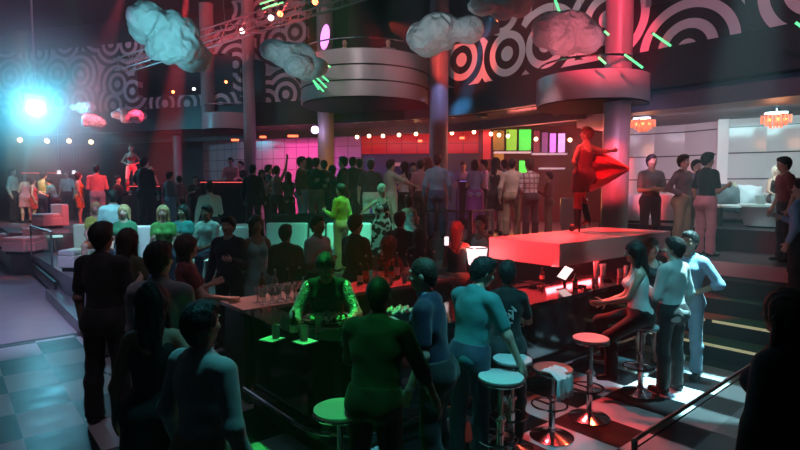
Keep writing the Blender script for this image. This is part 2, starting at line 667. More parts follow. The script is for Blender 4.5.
def person(label, p, H, rz, arms=('down', 'down'), legs='stand', lean=0.0, side=0.0, head=(0, 0), woman=False, hair=('short', 'black'),
           top=('tee', 'black'), bottom=('trousers', 'black'), shoes='black', skin='light', vox=0.018, seat=0.0, build=1.0, group=None,
           foot_drop=None, collar=None, motif=None, heel=0.0):
    s = H / 1.75
    fine = vox < 0.013
    g = build
    w = 0.88 if woman else 1.0
    sw = (0.165 if woman else 0.195) * (1 + (g - 1) * 0.5)     # half shoulder width
    hw = 0.098 if woman else 0.092
    hipz = 0.93
    hips = [V(-hw, 0, hipz), V(hw, 0, hipz)]
    if legs == 'sit':
        tdir, sdir = [N_((-.16, 1, -.06)), N_((.16, 1, -.06))], [N_((0, .10, -1)), N_((0, .05, -1))]
    elif legs == 'perch':
        tdir, sdir = [N_((-.18, .85, -.55)), N_((.18, 1, -.32))], [N_((.02, -.10, -1)), N_((.0, -.22, -1))]
    elif legs == 'stride':
        tdir, sdir = [N_((-.05, .30, -1)), N_((.05, -.22, -1))], [N_((0, .02, -1)), N_((0, -.42, -1))]
    elif legs == 'wide':
        tdir, sdir = [N_((-.22, .06, -1)), N_((.22, .02, -1))], [N_((-.12, -.05, -1)), N_((.12, -.08, -1))]
    elif legs == 'pose':
        tdir, sdir = [N_((-.03, .02, -1)), N_((.08, .55, -1))], [N_((0, -.02, -1)), N_((.02, -.45, -1))]
    elif legs == 'kneel':
        tdir, sdir = [N_((-.15, .35, -1)), N_((.15, .35, -1))], [N_((-.05, -1, -.25)), N_((.05, -1, -.25))]
    else:
        tdir, sdir = [N_((-.055, .03, -1)), N_((.065, .05, -1))], [N_((-.02, -.05, -1)), N_((.02, -.05, -1))]
    tl, sl = 0.43, 0.41
    knees = [hips[i] + tl * tdir[i] for i in (0, 1)]
    ankles = [knees[i] + sl * sdir[i] for i in (0, 1)]
    if legs in ('sit', 'perch'):
        zbase = seat / s - (hipz - 0.105)
    else:
        zbase = -min(a[2] for a in ankles) + 0.085 + heel
    up = V(0, 0, zbase)
    hips = [h + up for h in hips]
    knees = [h + up for h in knees]
    ankles = [h + up for h in ankles]
    hz = hipz + zbase
    piv = V(0, 0, hz)
    U = rot('X', -lean) @ rot('Y', side)

    def T(v):
        return piv + U @ (np.asarray(v, float) - V(0, 0, hipz))
    nb = V(0, -.012, 1.475)
    RH = U @ rot('Z', -head[0]) @ rot('X', -head[1])

    def Hd(v):
        return T(nb) + RH @ (np.asarray(v, float) - nb)
    sh = [T((-sw + .02, -.005, 1.403)), T((sw - .02, -.005, 1.403))]
    elb, wri, fdir, udir = [], [], [], []
    for i, sg in ((0, -1), (1, 1)):
        u, f = ARMS[arms[i]] if isinstance(arms[i], str) else arms[i]
        u = N_((u[0] * sg, u[1], u[2]))
        f = N_((f[0] * sg, f[1], f[2]))
        if lean and isinstance(arms[i], str) and arms[i] in ('down',):
            pass
        elb.append(sh[i] + .295 * u)
        wri.append(elb[i] + .25 * f)
        fdir.append(f)
        udir.append(u)
    fwd = V(0, 1, 0)
    ufw = U @ fwd
    fr = 0.62 if not woman else 0.66

    def torso(F, inf=0.0, shoulders=True, k=0.05):
        b = 1 + (g - 1)
        F.ell(T((0, -.005, .955)), V(.165 * (1.03 if woman else .97) + inf, .112 * b + inf, .13 + inf), U, k)
        F.ell(T((0, .008 * b, 1.10)), V((.122 if woman else .143) * b + inf, .098 * b + inf, .16 + inf), U, k)
        F.ell(T((0, -.005, 1.285)), V((.142 if woman else .168) * (1 + (g - 1) * .6) + inf, .104 * (1 + (g - 1) * .6) + inf, .165 + inf), U, k)
        if woman:
            for sg in (-1, 1):
                F.ell(T((sg * .068, .082, 1.285)), V(.058 + inf, .058 + inf, .058 + inf), U, 0.03)
        else:
            F.cone(T((-.07, .055, 1.32)), T((.07, .055, 1.32)), .06 + inf, None, k)
        if shoulders:
            F.cone(T((-sw + .060, -.012, 1.418)), T((sw - .060, -.012, 1.418)), .054 * w + inf, None, k)
            F.cone(T((0, -.02, 1.45)), T((0, -.02, 1.39)), .07 + inf, .09 + inf, k)
        for i in (0, 1):
            F.ell(T(((-1, 1)[i] * .075, -.07, .905)), V(.085 + inf, .075 + inf, .085 + inf), U, k)
        return F
    ra, rb, rc = (.048 * w * (1 + (g - 1) * .6), .040 * w, .027 * w)

    def arm(F, i, t=2.0, inf=0.0, k=0.03):
        """t: 0..1 along the upper arm, 1..2 along the forearm"""
        tu = min(1.0, t)
        F.cone(sh[i], sh[i] + (elb[i] - sh[i]) * tu, ra + inf, ra + (rb - ra) * tu + inf, k)
        if t > 1:
            F.cone(elb[i], elb[i] + (wri[i] - elb[i]) * (t - 1), rb + inf, rb + (rc - rb) * (t - 1) + inf, k)

    def leg(F, i, t=2.0, inf=0.0, k=0.04, flare=0.0):
        tu = min(1.0, t)
        F.cone(hips[i] + V(0, 0, -.01), hips[i] + (knees[i] - hips[i]) * tu, .087 * (1.04 if woman else 1) * (1 + (g - 1) * .5) + inf, .055 + inf, k)
        if t > 1:
            q = knees[i] + (ankles[i] - knees[i]) * (t - 1)
            c = knees[i] + (ankles[i] - knees[i]) * .3 + V(0, -.018, 0)
            if not flare:
                F.cone(knees[i], c, .050 + inf, .054 + inf, k)
                if t > 1.3:
                    F.cone(c, q, .054 + inf, .036 + (.018 if inf > .008 else 0) + inf, k)
            else:
                F.cone(knees[i], c, .053 + inf, .056 + inf, k)
                F.cone(c, q, .056 + inf, .052 + inf + flare, k)
    # ---- body
    B = Field()
    torso(B)
    B.cone(T(nb + V(0, 0, -.03)), Hd((0, .012, 1.565)), .058 * (0.86 if woman else 1), .052 * (0.86 if woman else 1), .03)
    for i in (0, 1):
        arm(B, i)
        leg(B, i)
        toe = ankles[i] + V((-.02, .02)[i], .125, -.05)
        B.cone(ankles[i] + V(0, -.03, -.045), toe, .036, .028, .03)
        B.cone(ankles[i], ankles[i] + V(0, -.01, -.045), .036, .036, .03)
    # head with a face
    B.ell(Hd((0, -.008, 1.655)), V(.076, .096, .098), RH, .02)
    B.ell(Hd((0, .030, 1.595)), V(.056, .064, .066) * (0.95 if woman else 1.0), RH, .03)
    B.ell(Hd((0, .070, 1.556)), V(.024, .020, .016), RH, .02)
    B.cone(Hd((0, .086, 1.650)), Hd((0, .112, 1.613)), .009, .0135, .012)
    for sg in (-1, 1):
        B.ell(Hd((sg * .077, -.004, 1.630)), V(.011, .020, .031), RH, .006)
        B.ell(Hd((sg * .032, .080, 1.676)), V(.026, .014, .009), RH, .012)
        B.ell(Hd((sg * .042, .068, 1.615)), V(.022, .022, .020), RH, .015)
    B.ell(Hd((0, .090, 1.585)), V(.022, .011, .006), RH, .004)
    B.ell(Hd((0, .088, 1.575)), V(.019, .011, .006), RH, .004)
    # hands
    fk = .006 if fine else .0
    rf = .0088 if fine else .0105
    for i, sg in ((0, -1), (1, 1)):
        f = fdir[i]
        # palm faces the thigh (or down when the forearm is level)
        lat = np.cross(f, V(sg, 0, 0))
        if np.linalg.norm(lat) < .3:
            lat = V(0, 0, 1)
        lat = N_(lat)               # across the knuckles
        if lat[1] < -0.2 and abs(f[2]) > .6:
            lat = -lat
        nrm = N_(np.cross(lat, f))  # back of the hand / palm axis
        if nrm[0] * sg < 0:
            nrm = -nrm
        pn = -nrm                   # palm side
        c = wri[i] + f * .045
        B.cone(wri[i], c, rc, .026, .02)
        Q = np.stack([lat, f, nrm], axis=1)
        B.ell(c + f * .008, V(.040 * (.9 if woman else 1), .050, .0165), Q, .012)
        for j, (o, L) in enumerate(((.030, .040), (.0105, .046), (-.0095, .043), (-.028, .033))):
            r0 = c + lat * o + f * .040
            curl = .35 + .06 * j
            d1 = N_(f + pn * curl + lat * o * 1.6)
            d2 = N_(f + pn * (curl + .75) + lat * o * .6)
            m = r0 + d1 * L
            B.cone(r0 - f * .012, m, rf, rf * .94, fk)
            B.cone(m, m + d2 * L * .82, rf * .94, rf * .78, fk)
        t0 = c + lat * .030 - f * .018
        t1 = t0 + N_(lat * .8 + f * .65 + pn * .35) * .040
        B.cone(t0, t1, rf * 1.35, rf * 1.1, .008)
        B.cone(t1, t1 + N_(lat * .25 + f + pn * .35) * .032, rf * 1.1, rf * .85, fk)
    v, q = B.mesh(vox / s * 1.0)
    v = smooth_mesh(v, q, 1, 0.4)
    # lips are painted by their place on the face
    cen = v[q].mean(axis=1)
    loc = (cen - T(nb)) @ RH + nb
    mi = ((np.abs(loc[:, 0]) < .024) & (np.abs(loc[:, 2] - 1.580) < .012) & (loc[:, 1] > .078)).astype(int)
    body = link('person', np_mesh('person', v * s, q, [SKINS[skin], LIP], mi), None, Vector(p))
    body.rotation_euler = (0, 0, rz)
    tag(body, label, 'person', group)

    def part(name, F, m, vx=None, sm=2):
        vv, qq = F.mesh((vx or vox) / s)
        if len(qq) == 0:
            return None
        vv = smooth_mesh(vv, qq, sm, 0.5)
        if name in FOLDS and vox < .014 and not (name == 'hair' and hair[0] in ('buzz', 'curly')):
            fa, ff = FOLDS[name]
            n0 = np.cross(vv[qq[:, 2]] - vv[qq[:, 0]], vv[qq[:, 3]] - vv[qq[:, 1]])
            nn = np.zeros_like(vv)
            for i in range(4):
                np.add.at(nn, qq[:, i], n0)
            nn /= np.linalg.norm(nn, axis=1)[:, None] + 1e-12
            c = vv * ff + (p[0] * 3.1 + p[1] * 1.7)
            if name == 'hair':
                h_ = np.sin(c[:, 0] * 1.6 + 1.2 * np.sin(c[:, 2] * .5)) * np.sin(c[:, 1] * .9 + c[:, 2] * .2)
            else:
                h_ = np.sin(c[:, 2] + 1.6 * np.sin(c[:, 0] * .55 + .4) + .8 * np.sin(c[:, 1] * .7)) * (.55 + .45 * np.sin(c[:, 0] * .43 + c[:, 2] * .31))
            vv = vv + nn * (fa * h_)[:, None]
        return link(name, np_mesh(name, vv * s, qq, m), body)
    # ---- eyes
    for sg in (-1, 1):
        mb = MB()
        c = Vector(Hd((sg * .032, .077, 1.653)) * s)
        mb.ball(c, .0105 * s, 8, 6, 0)
        mb.ball(Vector(Hd((sg * .032, .0835, 1.653)) * s), .0062 * s, 8, 6, 1)
        mb.build('eye', [EYEW, EYED], body, smooth=True)
    # ---- top
    inf = .012
    kind, tc = top
    tm = cloth(tc)
    sleeve = {'tee': .72, 'shirt': 1.92, 'rolled': 1.25, 'tank': 0, 'dress': 0, 'slip': 0, 'bikini': 0, 'blouse': .5, 'jacket': 1.95, 'sequin': 0, 'longdress': 0}[kind]
    if kind == 'jacket':
        inf = .022
    F = Field()
    nosh = kind in ('tank', 'dress', 'slip', 'bikini', 'longdress')
    torso(F, inf, shoulders=not nosh)
    if sleeve:
        for i in (0, 1):
            arm(F, i, sleeve, inf + (.006 if kind in ('tee', 'blouse') else .002))
    if kind in ('tank', 'dress', 'slip', 'longdress'):
        for sg in (-1, 1):
            F.cone(T((sg * .085, .075, 1.33)), T((sg * .085, .012, 1.462)), .016, .016, .02)
            F.cone(T((sg * .085, .012, 1.462)), T((sg * .075, -.075, 1.36)), .016, .016, .02)
    hem = {'tee': .87, 'shirt': .84, 'rolled': .86, 'blouse': .90, 'jacket': .80, 'tank': .93, 'sequin': .95, 'bikini': 1.21}.get(kind, None)
    if kind in ('dress', 'longdress', 'slip'):
        hem = None
        L = {'dress': .36, 'slip': .30, 'longdress': .74}[kind]
        if legs in ('sit', 'perch'):
            for i in (0, 1):
                leg(F, i, .75, .014)
            F.cone(hips[0] + tdir[0] * .1, hips[1] + tdir[1] * .1, .085, None, .06)
        else:
            for i in (0, 1):
                F.cone(hips[i] + V(0, 0, .0), hips[i] + tdir[i] * min(L, .42) + V(0, 0, -max(0, L - .42)), .105, .115 if L < .5 else .14, .08)
            F.cone(V(0, 0, hz - .02), V(0, (tdir[0][1] + tdir[1][1]) * .2, hz - L), .115, .11 if L < .5 else .14, .08)
            zc = hz - L
            F.plane(V(0, 0, zc), (0, 0, -1))
    if hem is not None:
        F.plane(T((0, 0, hem)), U @ V(0, 0, -1))
    if kind == 'bikini':
        F.plane(T((0, 0, 1.345)), U @ V(0, 0, 1))
    if nosh and kind != 'bikini':
        F.sub(T((0, .13, 1.455)), V(.088, .16, .085), U)
        F.sub(T((0, -.16, 1.44)), V(.085, .13, .12), U)
        for sg in (-1, 1):
            F.sub(T((sg * (sw + .035), 0, 1.40)), V(.085, .2, .10), U)
    elif not nosh:
        F.sub(T((0, .035, 1.515)), V(.068, .085, .062), U)
    part({'tee': 'tee_shirt', 'shirt': 'shirt', 'rolled': 'shirt', 'tank': 'tank_top', 'dress': 'dress', 'slip': 'dress', 'longdress': 'dress',
          'bikini': 'bikini_top', 'blouse': 'blouse', 'jacket': 'jacket', 'sequin': 'vest'}[kind], F, tm)
    if kind == 'sequin':
        for i in (0, 1):
            F = Field()
            arm(F, i, 1.9, .014)
            o = part('sleeve', F, cloth('sequin'))
            tag(o, 'glittering sequin sleeve')
    if collar or (kind in ('shirt', 'rolled', 'jacket') and fine):
        F = Field()
        F.cone(T((0, -.015, 1.455)), T((0, .004, 1.505)), .070, .062, 0)
        F.sub(T((0, .005, 1.53)), V(.055, .06, .10), U)
        F.plane(T((0, .075, 1.44)), U @ V(0, 1, -.6))
        part('collar', F, cloth(collar or tc), min(vox, .011), 1)
    if motif:
        F = Field()
        for k in range(10):
            a = k * 2.4
            r = .016 + .0115 * k
            c0 = T((r * math.cos(a) * .75 + .01, -.112, 1.25 + r * math.sin(a)))
            c1 = T((r * math.cos(a + 1.1) * .75 + .01, -.114, 1.25 + r * math.sin(a + 1.1)))
            F.cone(c0, c1, .013, .009, .004)
        o = part('printed_motif', F, cloth(motif), .008, 0)
    # ---- bottom
    if bottom and bottom[0] in ('trousers', 'jeans', 'shorts', 'leggings'):
        F = Field()
        il = {'leggings': .006, 'jeans': .012}.get(bottom[0], .016)
        F.ell(T((0, -.005, .955)), V(.168 + il - .004, .115 * g + il, .13 + il), U, .05)
        F.ell(T((0, .005, 1.02)), V((.125 if woman else .145) * g + il, .10 * g + il, .12), U, .05)
        for i in (0, 1):
            F.ell(T(((-1, 1)[i] * .075, -.07, .905)), V(.085 + il, .075 + il, .085 + il), U, .05)
            leg(F, i, 1.42 if bottom[0] == 'shorts' else 1.30 if (shoes or '').startswith('boot') else 1.97, il, .04, .012 if bottom[0] == 'trousers' else .004)
        F.plane(T((0, 0, 1.035)), U @ V(0, 0, 1))
        part('trousers' if bottom[0] != 'shorts' else 'shorts', F, cloth(bottom[1]))
    elif bottom and bottom[0] in ('skirt', 'midi'):
        F = Field()
        L = .40 if bottom[0] == 'skirt' else .62
        F.ell(T((0, -.005, .955)), V(.182, .13, .14), U, .05)
        if legs in ('sit', 'perch'):
            for i in (0, 1):
                leg(F, i, .85, .016)
            F.cone(hips[0] + tdir[0] * .15, hips[1] + tdir[1] * .15, .085, None, .06)
        else:
            for i in (0, 1):
                F.cone(hips[i], hips[i] + tdir[i] * min(.42, L) + V(0, 0, -max(0, L - .42)), .108, .12, .08)
            F.cone(V(0, 0, hz), V(0, .0, hz - L), .12, .12, .08)
            F.plane(V(0, 0, hz - L), (0, 0, -1))
        F.plane(T((0, 0, 1.05)), U @ V(0, 0, 1))
        part('skirt', F, cloth(bottom[1]))
    elif bottom and bottom[0] == 'briefs':
        F = Field()
        F.ell(T((0, -.005, .935)), V(.172, .122, .105), U, .05)
        for i in (0, 1):
            F.ell(T(((-1, 1)[i] * .075, -.07, .905)), V(.092, .082, .08), U, .05)
        F.plane(T((0, 0, .985)), U @ V(0, 0, 1))
        part('briefs', F, cloth(bottom[1]))
    # ---- shoes
    if shoes:
        lm = LEATHERS.get(shoes.replace('boot_', ''), LEATHER)
        for i in (0, 1):
            F = Field()
            a = ankles[i]
            tz = -.058 - heel * (1 if heel else 0) * .9
            F.cone(a + V(0, -.035, -.045), a + V((-.022, .022)[i], .135, tz + .004), .043, .034, .03)
            F.cone(a + V(0, -.01, -.01), a + V(0, -.01, -.045), .046, .045, .02)
            if shoes.startswith('boot'):
                F.cone(a, knees[i] + (a - knees[i]) * .35 + V(0, -.012, 0), .052, .066, .03)
            if heel:
                F.cone(a + V(0, -.06, -.05), a + V(0, -.062, -.085 - heel), .022, .013, .012)
                F.cone(a + V((-.02, .02)[i], .10, tz), a + V((-.024, .024)[i], .15, -.085 - heel + .025), .032, .022, .02)
            elif legs in ('stand', 'wide', 'stride'):
                F.plane(V(0, 0, a[2] - .0845), (0, 0, -1))
            part('boot' if shoes.startswith('boot') else 'shoe', F, lm, min(vox, .014), 1)
    # ---- hair
    st, hc = hair
    if st != 'bald':
        F = Field()
        hk = .02
        big = {'buzz': .005, 'short': .014, 'long': .017, 'bob': .020, 'pony': .012, 'bun': .012, 'curly': .045, 'spiky': .022}[st]
        F.ell(Hd((0, -.014, 1.664)), V(.077 + big, .097 + big, .097 + big), RH, hk)
        if st in ('short', 'buzz', 'spiky', 'pony', 'bun'):
            F.cone(Hd((0, -.048, 1.62)), Hd((0, -.036, 1.545)), .058 + big * .5, .044 + big * .3, .02)
            for sg in (-1, 1):
                F.cone(Hd((sg * .073, .016, 1.67)), Hd((sg * .071, .020, 1.615)), .013, .008, .01)
        if st == 'short':
            F.ell(Hd((.012, .040, 1.735)), V(.060, .055, .032), RH, .03)
        if st == 'curly':
            for k in range(34):
                a, b = k * 2.399, math.acos(1 - 2 * (k + .5) / 34)
                dv = V(math.sin(b) * math.cos(a), math.sin(b) * math.sin(a), math.cos(b))
                F.ell(Hd(V(0, -.02, 1.665) + dv * V(.115, .125, .125)), V(.035, .035, .035), RH, .012)
            F.cone(Hd((0, -.07, 1.62)), Hd((0, -.085, 1.50)), .10, .085, .03)
        if st == 'spiky':
            for k in range(16):
                x, y = -.06 + .04 * (k % 4), -.08 + .045 * (k // 4)
                F.cone(Hd((x, y, 1.74)), Hd((x * 1.25, y + .02, 1.80)), .02, .008, .01)
        if st in ('long', 'bob', 'pony', 'bun'):
            bk = -.105 * (1 if st == 'long' else .9)
            zb = {'long': 1.36, 'bob': 1.53, 'pony': 1.60, 'bun': 1.60}[st]
            if st in ('long', 'bob'):
                F.cone(Hd((-.02, -.052, 1.64)), T((-.035, bk, zb + .04)) if st == 'long' else Hd((-.02, -.055, zb)), .074, .034 if st == 'long' else .058, .03, (RH @ V(0, 1, 0), .72))
                F.cone(Hd((.02, -.052, 1.64)), T((.028, bk, zb - .04)) if st == 'long' else Hd((.02, -.055, zb)), .074, .030 if st == 'long' else .055, .03, (RH @ V(0, 1, 0), .72))
                for sg in (-1, 1):
                    F.cone(Hd((sg * .076, .0, 1.68)), Hd((sg * .082, -.005, max(zb, 1.47))), .028, .026, .03)
            elif st == 'pony':
                F.cone(Hd((0, -.105, 1.69)), Hd((0, -.150, 1.64)), .03, .032, .01)
                F.cone(Hd((0, -.150, 1.64)), Hd((0, -.135, 1.46)), .034, .018, .01)
            else:
                F.ell(Hd((0, -.115, 1.70)), V(.045, .04, .045), RH, .01)
        fy = .052
        F.sub(Hd((0, .120, 1.600)), V(.064, .085, .092), RH)
        if st in ('buzz', 'short', 'spiky', 'pony', 'bun'):
            F.plane(Hd((0, -.05, 1.548)), RH @ V(0, .42, -1))
            F.plane(Hd((0, .072, 1.688)), RH @ V(0, 1, -.9))
        part('hair', F, HAIRS[hc], min(vox, .014), 2 if st != 'spiky' else 1)
    return body


def face_rz(a):
    """0 = back to the camera, 90 = facing picture right, 180 = facing the camera, -90 = facing picture left"""
    return -YAW - R(a)
HAZE = 0.008
# ------------------------------------------------------------------ setting
L1, L2 = 0.60, 1.10
BLACK = mat('black_paint', (0.012, 0.013, 0.016), 0.45)
GLOSSB = mat('black_gloss', (0.010, 0.010, 0.012), 0.08, noise=3)
DARKW = mat('dark_wall', (0.05, 0.055, 0.065), 0.55, noise=2)
WHITE = mat('white_lacquer', (0.78, 0.78, 0.78), 0.3, noise=2, amt=0.05)
VINYL = mat('white_vinyl', (0.74, 0.73, 0.72), 0.45, noise=5, amt=0.08, bump=0.15)
CHROME = mat('chrome', (0.72, 0.73, 0.75), 0.12, 1.0, noise=3, amt=0.05)
STEEL = mat('brushed_steel', (0.45, 0.45, 0.47), 0.32, 1.0, noise=20, amt=0.1)
CONC = mat('pale_plaster', (0.42, 0.40, 0.40), 0.5, noise=2)
GLASS = mat('clear_glass', (0.9, 0.95, 0.95), 0.03, trans=1.0)
CARPET = mat('walkway_floor', (0.17, 0.155, 0.175), 0.28, noise=3, amt=0.3)
SWIRL = node_mat('swirl_wallpaper', swirl((0.008, 0.008, 0.01), (0.62, 0.58, 0.60)), 0.55)
SWIRLF = node_mat('swirl_wallpaper_fine', swirl((0.02, 0.018, 0.02), (0.46, 0.41, 0.45), 0.82), 0.55)


def structure(o, name=None):
    o['kind'] = 'structure'
    return o


# floors
fl = MB().box((6, 4.0, -0.06), (30, 11.3, 0.12))
structure(fl.build('floor', node_mat('checker_floor', checker_floor)))
VIOLETF = mat('glossy_white_floor', (0.60, 0.58, 0.62), 0.12, noise=1.5, amt=0.1)
structure(MB().box((-7, 21.0, -0.06), (26, 22.7, 0.12)).build('floor_dance', VIOLETF))
structure(MB().box((-0.5, 9.72, -0.002), (4.6, 0.09, 0.012)).build('trim_1', BLACK))
# middle seating level with its pale kerb
mid = MB()
mid.prism([(1.75, 13.1), (1.95, 8.2), (4.4, 8.0), (9.6, 8.0), (9.6, 13), (4.5, 30), (1.75, 30)], 0.0, L1)
structure(mid.build('floor_middle', mat('grey_step', (0.30, 0.30, 0.33), 0.25, noise=2)))
structure(MB().box((1.70, 21.5, 0.30), (0.05, 17, 0.12)).build('trim_2', BLACK))
structure(MB().box((1.72, 10.7, 0.10), (0.35, 5.0, 0.20)).build('trim_3', mat('kerb_step', (0.20, 0.20, 0.22), 0.3)))
# back ring and right-hand lounge level
ring = MB()
ring.prism([(9.6, -4), (17, -4), (17, 12), (9, 27), (1.3, 31), (1.3, 17.5), (3.4, 15.6), (9.6, 8.0)], 0.0, L2)
structure(ring.build('floor_upper', CARPET))
structure(MB().box((14.2, 1.2, 1.3), (5.8, 10.6, 0.42)).build('floor_lounge', mat('lounge_step', (0.05, 0.052, 0.062), 0.3, noise=3)))
# steps with bright nosings up to the lounge
STEP = mat('step_carpet', (0.014, 0.016, 0.020), 0.8, noise=40, amt=0.3)
NOSE = mat('step_nosing', (0.75, 0.68, 0.45), 0.3, emit=(0.9, 0.8, 0.45), es=0.35)
for k in range(4):
    st = MB().box((7.75 + 0.45 * k + 0.93 - 0.225 * k, 0.6, 0.11 + 0.22 * k), (1.86 - 0.45 * k, 6.4, 0.22)).build('trim_%d' % (4 + k), STEP)
    structure(st)
    if k < 2:
        nz = MB()
        for a, b in ((-2.6, 2.15), (2.25, 2.95), (3.05, 3.7)):
            nz.box((7.75 + 0.45 * k - 0.01, (a + b) / 2, 0.22 * k + 0.205), (0.03, b - a, 0.03))
        structure(nz.build('trim_%d' % (8 + k), NOSE))
# pale fascia under the lounge edge
structure(MB().box((9.57, 0.6, 0.98), (0.05, 7.0, 0.24)).build('trim_10', WHITE))

# upper wall line, straight on the right and bending round the far end
W = [(11.5, -3.0), (11.5, 0), (11.5, 3), (11.5, 6), (11.5, 9), (11.45, 11), (11.0, 12.9), (10.2, 14.5), (9.2, 16.1), (7.7, 18.5), (6.2, 20.9), (4.6, 23.5), (2.6, 26.4), (0.2, 29.6), (-2.5, 33), (-9, 40)]
WL = [0.0]
for a, b in zip(W[:-1], W[1:]):
    WL.append(WL[-1] + math.hypot(b[0] - a[0], b[1] - a[1]))


def wall_at(s):
    for i in range(len(W) - 1):
        if s <= WL[i + 1] or i == len(W) - 2:
            t = (s - WL[i]) / (WL[i + 1] - WL[i])
            return (W[i][0] + (W[i + 1][0] - W[i][0]) * t, W[i][1] + (W[i + 1][1] - W[i][1]) * t)


def s_of(px):
    lat = (px - 400) / FPX
    dx, dy = FW[0] + RT[0] * lat, FW[1] + RT[1] * lat
    for i in range(len(W) - 1):
        (x0, y0), (x1, y1) = W[i], W[i + 1]
        ex, ey = x1 - x0, y1 - y0
        den = dx * ey - dy * ex
        if abs(den) < 1e-9:
            continue
        t = (x0 * ey - y0 * ex) / den
        u = (x0 * dy - y0 * dx) / den
        if t > 0 and -1e-6 <= u <= 1 + 1e-6:
            return WL[i] + u * (WL[i + 1] - WL[i])
    return WL[-1]


def wpts(s0, s1, off=0.0):
    pts = [wall_at(s0)] + [W[i] for i in range(len(W)) if s0 < WL[i] < s1] + [wall_at(s1)]
    out = []
    for i, p in enumerate(pts):
        a, b = pts[max(0, i - 1)], pts[min(len(pts) - 1, i + 1)]
        l = math.hypot(b[0] - a[0], b[1] - a[1])
        nx, ny = -(b[1] - a[1]) / l, (b[0] - a[0]) / l      # towards the hall
        out.append((p[0] + nx * off, p[1] + ny * off))
    return out


S = s_of
smax = WL[-1]
HT = 8.6
# mezzanine edge band, black
structure(MB().wallstrip(wpts(0, smax), 4.36, 5.15, 0.35).build('wall_mezzanine', BLACK))
# swirl papered panels between the dark openings
cols = [(800, 735, 5.15, HT), (735, 640, 5.15, 6.05), (640, 498, 5.15, HT), (498, 447, 5.15, 6.35), (308, 268, 5.15, HT),
        (268, 244, 6.6, HT), (244, 236, 5.15, HT), (236, 142, 6.9, 7.7), (142, -40, 5.15, 7.6), (236, 142, 5.15, 5.55)]
s_prev = 0.0
for i, (pa, pb, z0, z1) in enumerate(cols):
    sa = 0.0 if i == 0 else S(pa)
    o = MB().wallstrip(wpts(sa, S(pb), 0.02), z0, z1, 0.25, s0=sa).build('trim_%d' % (20 + i), SWIRL if i < 4 else SWIRLF)
    structure(o)
# dark recess wall behind the openings
structure(MB().wallstrip([(p[0] + 1.6, p[1] + 0.6) for p in W], 4.1, HT + 0.4, 0.2).build('wall_recess', DARKW))
# mezzanine slab, its underside is the glossy ceiling of the back ring
SOFF = mat('glossy_soffit', (0.10, 0.075, 0.07), 0.18, noise=1.5)
slab = MB().prism([(p[0] + .2, p[1] + .1) for p in W] + [(-2, 44), (22, 40), (22, -3)], 4.36, 4.5)
structure(slab.build('ceiling_mezzanine', SOFF))
structure(MB().prism([(11.75, -3), (11.75, 6.2), (13.5, 8.5), (18, 8.5), (18, -3)], 3.93, 4.34).build('ceiling_lounge', mat('lounge_ceiling', (0.10, 0.10, 0.13), 0.5, noise=1)))
structure(MB().box((4, 16, 9.1), (46, 60, 0.2)).build('ceiling', mat('dark_ceiling', (0.035, 0.035, 0.042), 0.7)))

# walls at the back of the ring
LOUNGE = node_mat('lounge_panels', grid_wall((0.66, 0.64, 0.66), (0.03, 0.03, 0.035), 0, 0.62, 0.03), 0.12)
lw = [P(845, 11.6), P(800, 12.4), P(760, 12.9), P(722, 13.3)]
structure(MB().wallstrip([(v.x, v.y) for v in lw], 0.9, 4.15, 0.2).build('wall_lounge', LOUNGE))
lw2 = [P(722, 13.3), P(715, 13.6), P(680, 14.4), P(650, 14.9), P(606, 15.4)]
structure(MB().wallstrip([(v.x, v.y) for v in lw2], 0.9, 4.15, 0.2).build('wall_lounge_curved', LOUNGE))
structure(MB().wallstrip([(P(723, 13.22).x, P(723, 13.22).y), (P(712, 13.3).x, P(712, 13.3).y)], 1.0, 4.1, 0.1).build('trim_40', WHITE))
REDW = node_mat('red_grid_wall', grid_wall((0.70, 0.03, 0.04), (0.10, 0.01, 0.01), 0.55, 0.55, 0.02), 0.25)
MAGW = node_mat('tiled_wall', grid_wall((0.62, 0.50, 0.55), (0.18, 0.10, 0.12), 0.5, 0.42, 0.025), 0.2)
BLUEW = mat('mirror_blue', (0.09, 0.12, 0.17), 0.2, noise=1)


def bwall(name, pts, z0, z1, m, t=0.2):
    return structure(MB().wallstrip([(P(a, b).x, P(a, b).y) for a, b in pts], z0, z1, t).build(name, m))


bwall('wall_behind', [(608, 18.5), (500, 19.3), (478, 19.5)], 1.0, 4.36, mat('dark_red_wall', (0.20, 0.03, 0.035), 0.3))
bwall('wall_red', [(478, 19.5), (362, 20)], 3.5, 4.36, REDW)
bwall('wall_mirror', [(478, 19.6), (362, 20.1)], 1.0, 3.5, BLUEW)
bwall('wall_violet', [(362, 20), (334, 20.2)], 1.0, 4.36, MAGW)
bwall('wall_magenta', [(334, 20.2), (286, 20.8), (240, 21.5), (205, 23)], 1.0, 4.36, MAGW)
bwall('wall_far', [(205, 23), (130, 28), (60, 31), (-60, 33)], 0.6, 4.36, DARKW)
# white door frame in the mirror wall
dm = MB()
for a, b, c, d in ((389.5, 392, 1.1, 3.05), (402, 404.5, 1.1, 3.05)):
    dm.prism([tuple(P(a, 19.75)[:2]), tuple(P(b, 19.75)[:2]), tuple(P(b, 19.65)[:2]), tuple(P(a, 19.65)[:2])], c, d)
dm.prism([tuple(P(389.5, 19.75)[:2]), tuple(P(404.5, 19.75)[:2]), tuple(P(404.5, 19.65)[:2]), tuple(P(389.5, 19.65)[:2])], 3.05, 3.17)
structure(dm.build('door_1', WHITE))

# columns
COLM = mat('column_plaster', (0.26, 0.24, 0.25), 0.4, noise=2)


